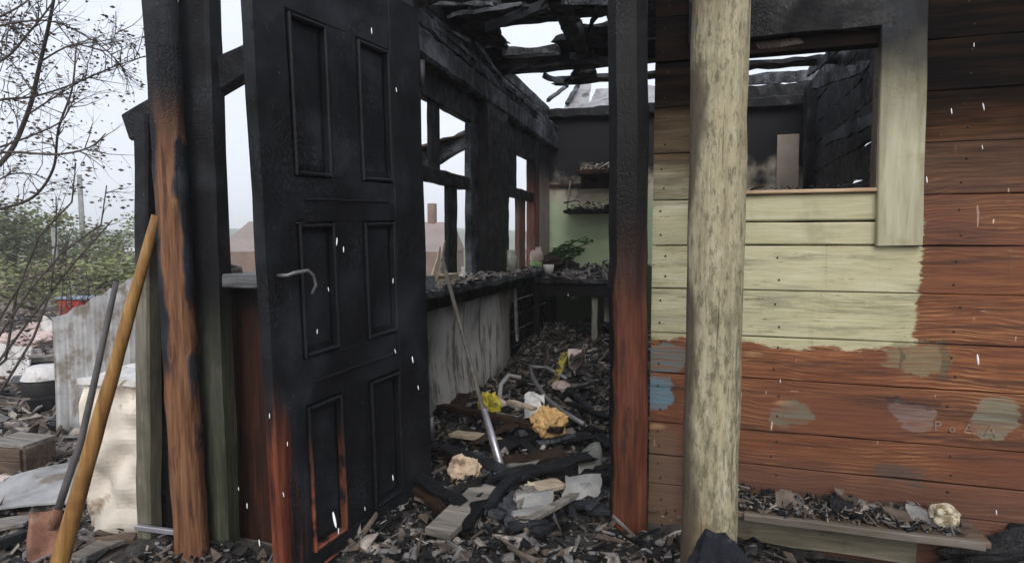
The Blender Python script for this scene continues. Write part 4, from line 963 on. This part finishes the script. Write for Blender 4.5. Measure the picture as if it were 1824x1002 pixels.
# cream cabinet
ca = PZ(160, 950, 0); u_dir = V(.93, .36, 0).normalized(); v_dir = V(-u_dir.y, u_dir.x, 0)
cab = thing('metal_cabinet', 'battered cream enamel cabinet with dirty white lid behind the corner post', 'cabinet', ca + V(.17, .2, 0))
HC = .74; u_dir = V(.985, .17, 0).normalized(); v_dir = V(-u_dir.y, u_dir.x, 0)
slab('front_panel', [ca, ca + u_dir * .36, ca + u_dir * .36 + V(0, 0, HC), ca + V(0, 0, HC)], .006, 'cream', cab, 22, 34, .06, 8, .07)
slab('side_panel', [ca + v_dir * .40, ca, ca + V(0, 0, HC), ca + v_dir * .40 + V(0, 0, HC)], .006, 'cream', cab, 8, 10, .02, 5, smooth=True)
slab('lid', [ca + V(0, 0, HC + .03) - u_dir * .01 - v_dir * .02, ca + u_dir * .38 + V(0, 0, HC + .03) - v_dir * .02, ca + u_dir * .38 + v_dir * .42 + V(0, 0, HC + .03), ca - u_dir * .01 + v_dir * .42 + V(0, 0, HC + .03)], .028, 'white', cab, 8, 8, .012, 8)
# slab, block, ground sheets
slab('flat_sheet', [PZ(-60, 905, .05), PZ(150, 893, .07), PZ(235, 800, .06), PZ(-10, 858, .06)], .01, 'sheet_metal', None, 12, 8, .05, 2.2, .02, label='pale flat metal sheet lying on the ground beside the shovel', cat='metal sheet')
blk = PZ(5, 850, 0)
wb = thing('wooden_box', 'small brown wooden box on the ground at the left edge', 'box', blk)
for k, (z0, z1) in enumerate(((.01, .085), (.09, .165))):
    beam('slat', blk + V(-.22, .02, (z0 + z1) / 2), blk + V(.09, .05, (z0 + z1) / 2), z1 - z0, .02, 'brown_wood', wb, ref=(0, 0, 1), n=3, jit=.003)
beam('end_slat', blk + V(.10, .06, .086), blk + V(.07, .26, .086), .155, .02, 'brown_wood', wb, ref=(0, 0, 1), n=2)
beam('top_slat', blk + V(-.22, .14, .175), blk + V(.08, .17, .175), .22, .018, 'grey_wood', wb, ref=(0, 1, 0), n=3)
beam('brick', PZ(-10, 862, .03) , PZ(15, 862, .03), .09, .07, 'pinkish', ref=(0, 0, 1), n=2, jit=.004, label='pale brick lying in front of the small brown box', cat='brick')
def yard_board(x0, y0, x1, y1, w, h, mat, label, z=.05):
    A, B = PZ(x0, y0, z), PZ(x1, y1, z); beam('yard_board', A, B, w, h, mat, ref=(B - A).cross(V(0, 0, 1)), n=8, jit=.01, ragged=.03, label=label, cat='board')
yard_board(-20, 975, 60, 945, .05, .04, 'char', 'charred batten on the ground at the lower left corner')
yard_board(-20, 935, 60, 925, .12, .02, 'grey_wood', 'grey plank on the ground left of the shovel blade')
yard_board(115, 1002, 235, 950, .10, .02, 'grey_wood', 'grey board on the ground in front of the cream cabinet', .03)
yard_board(150, 965, 250, 958, .06, .03, 'brown_wood', 'brown batten along the foot of the cream cabinet', .03)
yard_board(30, 660, 96, 648, .16, .08, 'char_black', 'black burnt beam in the yard rubble', .12)
yard_board(20, 676, 95, 668, .12, .06, 'char_ash', 'ashy burnt beam just in front of the black one', .1)
yard_board(40, 642, 98, 636, .12, .06, 'grey_wood', 'grey beam farthest back in the yard rubble', .2)
yard_board(52, 718, 100, 712, .22, .12, 'char_black', 'thick charred block below the upturned basin', .06)
bz = PZ(80, 700, .12)
dr = thing('upturned_basin', 'pale upturned metal basin on a black ring in the yard rubble', 'basin', bz)
lathe('ring', bz, [(.15, 0), (.16, .04), (.16, .11), (.15, .13), (.001, .13)], 'black', dr)
lathe('basin', bz + V(0, 0, .135), [(.165, 0), (.16, .015), (.11, .10), (.09, .11), (.001, .11)], 'white', dr)
for k, (x, y, s_, mt, lb) in enumerate(((50, 610, .26, 'pinkish', 'pinkish plaster lump in the back of the yard rubble'), (82, 602, .16, 'white', 'whitish broken panel beside the corrugated sheet'), (8, 668, .2, 'white', 'white broken panel at the left edge of the yard'), (66, 588, .2, 'pinkish', 'farther pinkish plaster lump among the yard rubble'), (18, 610, .2, 'pinkish', 'low pinkish lump at the left end of the yard rubble'))):
    P = PZ(x, y, .1)
    if 'panel' in lb: slab('broken_panel', [P + V(-s_, 0, -.1), P + V(s_ * .6, .1, -.1), P + V(s_ * .6, .2, .25), P + V(-s_, .1, .3)], .02, mt, None, 4, 4, .03, 3, .08, label=lb, cat='panel')
    else: lump('plaster_lump', P, (s_, s_ * .8, s_ * .6), mt, rough=.6, sub=3, label=lb, cat='lump')
rd = PZ(140, 600, 0); rz = PT(140, 549, (rd - C0).length)
rc = PT(138, 550, 9.0)
rbx = thing('red_box', 'faded red box with blue-grey cover behind the corrugated sheet', 'box', V(rc.x, rc.y, 0))
beam('body', V(rc.x - .22, rc.y, .29), V(rc.x + .14, rc.y + .08, .29), .56, .3, 'red', rbx, ref=(0, 0, 1), n=2, jit=.01)
beam('cover', V(rc.x - .25, rc.y, .585), V(rc.x + .26, rc.y + .1, .585), .03, .36, 'blue', rbx, ref=(0, 0, 1), n=3, jit=.01)
# yard rubble
random.seed(41)
def ypos():
    while True:
        t = 2.4 + 9 * random.random() ** 1.6; x = random.uniform(-120, 330)
        P = C0 + ray(x, 501) * t
        if P.x < -2.62 or (P.y < 1.9 and P.x < -2.0): return V(P.x, P.y, gh(P.x, P.y) + random.uniform(-.005, .02) + (.12 * max(0, nz((P.x, P.y, 0), .8) + .2) * random.random() if t > 5 else 0)), .6 + t * .16
heap('yard_rubble', ypos, 9000, (('shard_black', .27), ('shard_grey', .25), ('shard_brown', .30), ('shard_pale', .18)), .012, .13, 'burnt scraps, ash and splinters strewn over the yard', 'debris')

# ---------------------------------------------------------------- plants
def twigs(acc, p, d, l, r, depth, leaves, lf, sag=.02):
    n = 5; pts = [p]; q = Vector(p); dd = Vector(d).normalized()
    for i in range(n):
        dd = (dd + V(random.gauss(0, .16), random.gauss(0, .16), random.gauss(0, .14) - sag)).normalized(); q = q + dd * l / n; pts.append(q.copy())
    rs = [r * (1 - .75 * i / n) for i in range(n + 1)]
    a, b = tube_data(pts, rs, 5 if depth else 4, base=len(acc.v), caps=False); acc.v += a; acc.f += b
    if depth == 0:
        for k in range(leaves):
            if random.random() < .45: lf.leaf(pts[random.randint(2, n)] + V(random.gauss(0, .01), random.gauss(0, .01), random.gauss(0, .01)), random.uniform(.02, .05) * lf.k, .022 * lf.k)
    else:
        for k in range(random.randint(3, 4)):
            j = random.randint(1, n); s_ = V(random.gauss(0, 1), random.gauss(0, 1), random.gauss(.15, .9)).normalized()
            twigs(acc, pts[j], dd * .7 + s_ * .8, l * random.uniform(.45, .75), rs[j] * .62, depth - 1, leaves, lf, sag)
random.seed(17)
TD = 4.6
tree = thing('bare_tree', 'bare twiggy tree with a few withered leaves reaching in from the left edge', 'tree', V(PT(-330, 620, TD).x, PT(-330, 620, TD).y, 0))
base = V(PT(-330, 620, TD).x, PT(-330, 620, TD).y, 0); crotch = PT(-300, 420, TD)
tube('trunk', path(base, crotch, 8, 0, .06) + [PT(-290, 250, TD), PT(-270, 50, TD), PT(-240, -160, TD)], [.09, .085, .08, .078, .076, .074, .072, .07, .068, .055, .045, .03], 'bark', tree, ns=12, jit=.01)
acc, lf = Bits(), Bits(); lf.k = 1
limbs = [([(-300, 420), (-120, 360), (0, 292), (48, 205), (72, 110), (92, 20), (104, -60)], .026), ([(-290, 300), (-100, 300), (0, 272), (100, 275), (160, 262), (188, 238)], .013),
         ([(-290, 250), (-80, 200), (0, 178), (60, 172), (130, 150), (200, 120), (258, 100)], .012), ([(-300, 420), (-100, 390), (0, 372), (60, 350), (95, 300), (104, 230), (128, 160), (135, 90)], .016),
         ([(-280, 200), (-100, 140), (0, 110), (50, 60), (90, 10), (120, -40)], .012), ([(-270, 100), (-60, 60), (30, 40), (100, 40), (170, 75), (210, 110), (222, 128)], .009),
         ([(-280, 150), (0, 30), (60, -10)], .012), ([(-300, 350), (-60, 340), (20, 310), (70, 312)], .01), ([(0, 262), (60, 240), (110, 215), (125, 180)], .009), ([(72, 110), (130, 80), (190, 90), (205, 60), (206, 20)], .007),
         ([(48, 205), (110, 165), (170, 130)], .008)]
for li, (px, r) in enumerate(limbs):
    ph = li * 1.9; pts = [PT(x, y, TD + .35 * math.sin(ph + i * .8) * min(1, i / 2)) for i, (x, y) in enumerate(px)]
    # smooth the limb
    sm = []
    for i in range(len(pts) - 1):
        p0, p1, p2, p3 = pts[max(i - 1, 0)], pts[i], pts[i + 1], pts[min(i + 2, len(pts) - 1)]
        for k in range(5):
            t = k / 5; sm.append(.5 * ((2 * p1) + (p2 - p0) * t + (2 * p0 - 5 * p1 + 4 * p2 - p3) * t * t + (3 * p1 - p0 - 3 * p2 + p3) * t ** 3))
    sm.append(pts[-1]); n = len(sm)
    tube('limb', sm, [r * (1 - .7 * i / n) for i in range(n)], 'bark', tree, ns=8)
    for k in range(int(n * .75)):
        j = random.randint(n // 5, n - 1); d = (sm[min(j + 1, n - 1)] - sm[max(j - 1, 0)]).normalized()
        s_ = V(random.gauss(0, 1), random.gauss(0, .6), random.gauss(.1, 1)).normalized()
        twigs(acc, sm[j], d + s_ * .9, random.uniform(.12, .42), .0042, 1, 3, lf, .03)
for _ in range(0):
    c_ = PT(random.gauss(25, 40), random.gauss(75, 40), TD + random.uniform(-.4, .4))
    for __ in range(9): lf.leaf(c_ + V(random.gauss(0, .04), random.gauss(0, .04), random.gauss(0, .04)), random.uniform(.02, .045), .02)
for _ in range(70):
    sx, sy = random.gauss(20, 45), random.gauss(80, 55)
    twigs(acc, PT(sx, sy, TD + random.uniform(-.3, .3)), V(random.gauss(0, 1), random.gauss(0, .5), random.gauss(0, .8)), random.uniform(.15, .4), .0038, 1, 5, lf, .03)
acc.build('twigs', 'bark', tree, kind='stuff'); lf.build('withered_leaves', 'dead_leaf', tree, kind='stuff')

def bush(name, label, px, t, hts, mat, nst, leafn, leafk, spread, group=None, leafmat='dead_leaf', r=.014, depth=2):
    b = PT(px, 501, t); b.z = 0; o = thing(name, label, 'bush', b, group); acc, lf = Bits(), Bits(); lf.k = leafk
    for k in range(nst):
        d = V(random.gauss(0, spread), random.gauss(0, spread), 1).normalized()
        twigs(acc, b + V(random.gauss(0, .12), random.gauss(0, .12), 0), d, hts * random.uniform(.6, 1), r, depth, leafn, lf, 0)
    acc.build('stems', 'bark', o); lf.build('foliage', leafmat, o)
random.seed(23)
bush('dry_bush', 'dry bush with dark withered leaves in front of the green shrubs', 120, 8.5, 1.5, 'bark', 7, 4, 2.2, .35)
sb = PT(-70, 740, 5.2); sb.z = 0
sap = thing('leaning_saplings', 'clump of thin dark saplings slanting up from the left edge in front of the shrubs', 'sapling', sb)
acc, lf = Bits(), Bits(); lf.k = 1.1
for px in ([(0, 640), (60, 560), (130, 470), (200, 392)], [(-10, 610), (50, 520), (110, 450), (180, 400), (190, 330)], [(10, 640), (30, 520), (70, 420), (128, 360), (135, 290)], [(0, 700), (60, 600), (90, 520), (100, 430), (100, 350)], [(-20, 600), (40, 500), (120, 470)]):
    pts = [sb + V(random.gauss(0, .05), random.gauss(0, .05), 0)] + [PT(x, y, 5.2 + random.uniform(-.2, .2)) for x, y in px]
    tube('stem', pts, [.016] + [.012 * (1 - .75 * i / len(px)) for i in range(len(px))], 'bark', sap, ns=7)
    for k in range(9):
        j = random.randint(1, len(pts) - 1); P = pts[j - 1].lerp(pts[j], random.random()) if j > 1 else pts[1]
        twigs(acc, P, (pts[j] - pts[j - 1]).normalized() + V(random.gauss(0, .6), random.gauss(0, .5), random.gauss(.2, .5)), random.uniform(.12, .35), .004, 1, 4, lf, 0)
acc.build('twigs', 'bark', sap, kind='stuff'); lf.build('withered_leaves', 'dead_leaf', sap, kind='stuff')
def shrub(label, px, py, t, w, h, mat, n):
    b = PT(px, 501, t); b.z = 0; o = thing('leafy_shrub', label, 'shrub', b, 'pale green shrubs behind the yard')
    for k in range(4):
        e = b + V(random.gauss(0, w * .3), random.gauss(0, w * .3), h * random.uniform(.6, .9)); tube('stem', path(b, e, 5, 0, .1), [.04, .035, .03, .022, .015, .008], 'bark', o, ns=6)
    lf = Bits(); cl_ = [(b + V(random.gauss(0, w * .42), random.gauss(0, w * .3), h * random.uniform(.3, 1)), random.uniform(.12, .3) * w) for _ in range(26)]
    for _ in range(n):
        c_, r_ = random.choice(cl_); d = V(random.gauss(0, 1), random.gauss(0, 1), random.gauss(0, 1)).normalized() * r_ * random.random() ** .4
        lf.leaf(c_ + d, random.uniform(.08, .16), .07)
    lf.build('foliage', mat, o)
shrub('tall pale green shrub at the left edge behind the bare tree', 20, 0, 15, 1.9, 2.3, 'leaf_b', 2600)
shrub('broad pale shrub in the middle behind the dry bush', 95, 0, 16, 2.0, 2.1, 'leaf_a', 2600)
shrub('dull green shrub right of the thin utility pole', 165, 0, 18, 2.0, 1.75, 'leaf_b', 2400)
shrub('bright yellow-green shrub just above the corrugated sheet', 215, 0, 11, 1.1, 1.05, 'leaf_a', 1500)
shrub('low yellow-green shrub left of the red box', 60, 0, 12.5, 1.4, .9, 'leaf_a', 1500)
up = PT(152, 501, 22); tube('utility_pole', [V(up.x, up.y, 0), V(up.x - .05, up.y, 3.9)], [.10, .08], 'grey', ns=10, label='thin grey utility pole behind the shrubs', cat='pole')
up = PT(101, 501, 13); tube('fence_post', [V(up.x, up.y, 0), V(up.x, up.y, 1.75)], [.06, .055], 'grey', ns=10, label='grey fence post in front of the pale shrubs', cat='post')
# far greenhouse, pale fence boards, shed
gc = PT(218, 501, 40); gho = thing('far_greenhouse', 'small pale greenhouse far behind the yellow-green shrub', 'greenhouse', V(gc.x, gc.y, 0))
gw = [V(-1.3, 0, 0), V(1.3, 0, 0), V(1.3, 2.6, 0), V(-1.3, 2.6, 0)]
for k in range(4):
    A, B = gw[k] + V(gc.x, gc.y, 0), gw[(k + 1) % 4] + V(gc.x, gc.y, 0); slab('wall', [A, B, B + V(0, 0, .5), A + V(0, 0, .5)], .05, 'white', gho, 2, 2)
for sx in (-1, 1):
    slab('roof', [V(gc.x + sx * 1.35, gc.y - .1, .48), V(gc.x + sx * 1.35, gc.y + 2.7, .48), V(gc.x, gc.y + 2.7, 1.05), V(gc.x, gc.y - .1, 1.05)], .04, 'white', gho, 2, 2)
pf = PT(-60, 525, 17); pf2 = PT(95, 525, 19)
fen = thing('pale_fence', 'pale sun-bleached board fence far behind the yard rubble', 'fence', V((pf.x + pf2.x) / 2, (pf.y + pf2.y) / 2, 0))
for k in range(22):
    P = pf.lerp(pf2, k / 21); h = .75 + .12 * nz((k, 0, 0)); beam('picket', V(P.x, P.y, 0), V(P.x, P.y, h), .13, .03, 'pale_wood', fen, n=2, jit=.01)
beam('rail', V(pf.x, pf.y + .05, .5), V(pf2.x, pf2.y + .05, .5), .08, .04, 'pale_wood', fen, ref=(0, 0, 1), n=2)
ST = 14.
sh = thing('neighbour_shed', 'low brown shed with faded red roof and chimney seen through the window openings', 'shed', PT(600, 501, ST) * 1.0)
g0, g1 = PT(384, 440, ST), PT(803, 440, ST); back = (V(-math.sin(YAW), math.cos(YAW), 0)) * 3.2
r0, r1 = PT(444, 394, ST + 1.6), PT(806, 396, ST + 1.6); e0, e1 = PT(380, 448, ST), PT(806, 448, ST)
E0, E1 = e0 + back, e1 + back
for nm, c in (('wall', [V(e0.x, e0.y, 0), V(e1.x, e1.y, 0), e1, e0]), ('wall', [V(E1.x, E1.y, 0), V(E0.x, E0.y, 0), E0, E1])): slab(nm, c, .06, 'shed_brown', sh, 10, 3)
for nm, A, B in (('end_wall', e0, E0), ('end_wall', E1, e1)): slab(nm, [V(B.x, B.y, 0), V(A.x, A.y, 0), A, B], .06, 'shed_brown', sh, 3, 3)
slab('roof', [e0, e1, r1, r0], .05, 'roof_pink', sh, 14, 4, .02, 1)
slab('roof', [E1, E0, r0, r1], .05, 'roof_pink', sh, 14, 4, .02, 1)
mesh('roof_hip', [e0, r0, E0, e0 - V(0, 0, .05), r0 - V(0, 0, .05), E0 - V(0, 0, .05)], [(0, 1, 2), (5, 4, 3), (0, 3, 4, 1), (1, 4, 5, 2), (2, 5, 3, 0)], 'roof_pink', sh)
mesh('gable', [e1, E1, r1, e1 + V(.04, 0, 0), E1 + V(.04, 0, 0), r1 + V(.04, 0, 0)], [(0, 1, 2), (5, 4, 3), (0, 3, 4, 1), (1, 4, 5, 2), (2, 5, 3, 0)], 'shed_brown', sh)
ch = PT(770, 400, ST + 1.6); beam('chimney', V(ch.x, ch.y, ch.z - .3), V(ch.x, ch.y, ch.z + .55), .2, .2, 'shed_brown', sh, n=2)
ch = PT(398, 408, ST + 1.6); tube('vent_pipe', [V(ch.x, ch.y, ch.z - .4), V(ch.x, ch.y, ch.z + .12)], .03, 'dark_steel', sh, ns=8)

# ---------------------------------------------------------------- falling sleet
random.seed(53)
b = Bits(); vs_, fs_ = ICO[1]
for (x, y, t, k) in [(600, 430, 1.2, 1), (612, 444, 1.25, .8), (596, 925, 1.0, 1.7), (603, 945, 1.05, .7), (1742, 640, 1.3, 1.5), (1752, 190, 1.3, 1), (1695, 198, 1.3, .8), (1651, 320, 1.3, .9), (1390, 678, 1.4, .6), (735, 640, 1.4, 1), (700, 500, 1.4, .8), (662, 55, 1.5, 1), (706, 160, 1.5, .8), (462, 966, 1.2, .9), (440, 900, 1.3, .8), (425, 870, 1.4, .6), (700, 850, 1.3, .8), (565, 590, 1.3, .7), (1012, 525, 2.6, .8), (1750, 262, 1.3, .6), (1775, 912, 1.4, .8), (480, 740, 1.3, .7), (505, 880, 1.3, .7), (650, 905, 1.4, .6), (585, 515, 1.4, .7), (704, 625, 1.4, .7), (745, 690, 1.4, .7), (512, 790, 1.2, .6), (1735, 80, 1.3, .6), (1050, 640, 2.2, .5)] + [(random.uniform(240, 1824), random.uniform(0, 1000), random.uniform(1.2, 2.2), random.uniform(.3, .7)) for _ in range(0)]:
    P = PT(x, y, t); q = len(b.v); ax = V(random.gauss(.12, .1), random.gauss(0, .05), -1).normalized(); s1 = ax.orthogonal().normalized(); s2 = ax.cross(s1)
    for w in vs_: b.v.append(P + (ax * w.z * .0085 + s1 * w.x * .0013 + s2 * w.y * .0013) * k)
    b.f += [tuple(q + i for i in f_) for f_ in fs_]
b.build('falling_sleet', 'sleet', kind='stuff', label='white grains of sleet falling in front of the house', cat='sleet')

# ---------------------------------------------------------------- thin misty air round the whole place
hs = bpy.data.materials.new('misty_air'); hs.use_nodes = True; ht = hs.node_tree
ht.nodes.remove(ht.nodes['Principled BSDF'])
pv = ht.nodes.new('ShaderNodeVolumePrincipled'); pv.inputs['Color'].default_value = (.93, .95, 1, 1); pv.inputs['Density'].default_value = .0025
ht.links.new(pv.outputs[0], [n for n in ht.nodes if n.type == 'OUTPUT_MATERIAL'][0].inputs['Volume'])
X0, X1, Y0, Y1, Z0, Z1 = -920, 920, -80, 1420, -3, 24
mesh('haze', [(X0, Y0, Z0), (X1, Y0, Z0), (X1, Y1, Z0), (X0, Y1, Z0), (X0, Y0, Z1), (X1, Y0, Z1), (X1, Y1, Z1), (X0, Y1, Z1)],
     [(3, 2, 1, 0), (4, 5, 6, 7), (0, 1, 5, 4), (1, 2, 6, 5), (2, 3, 7, 6), (3, 0, 4, 7)], hs, kind='stuff', label='thin pale mist hanging over the yard and hills', cat='haze')
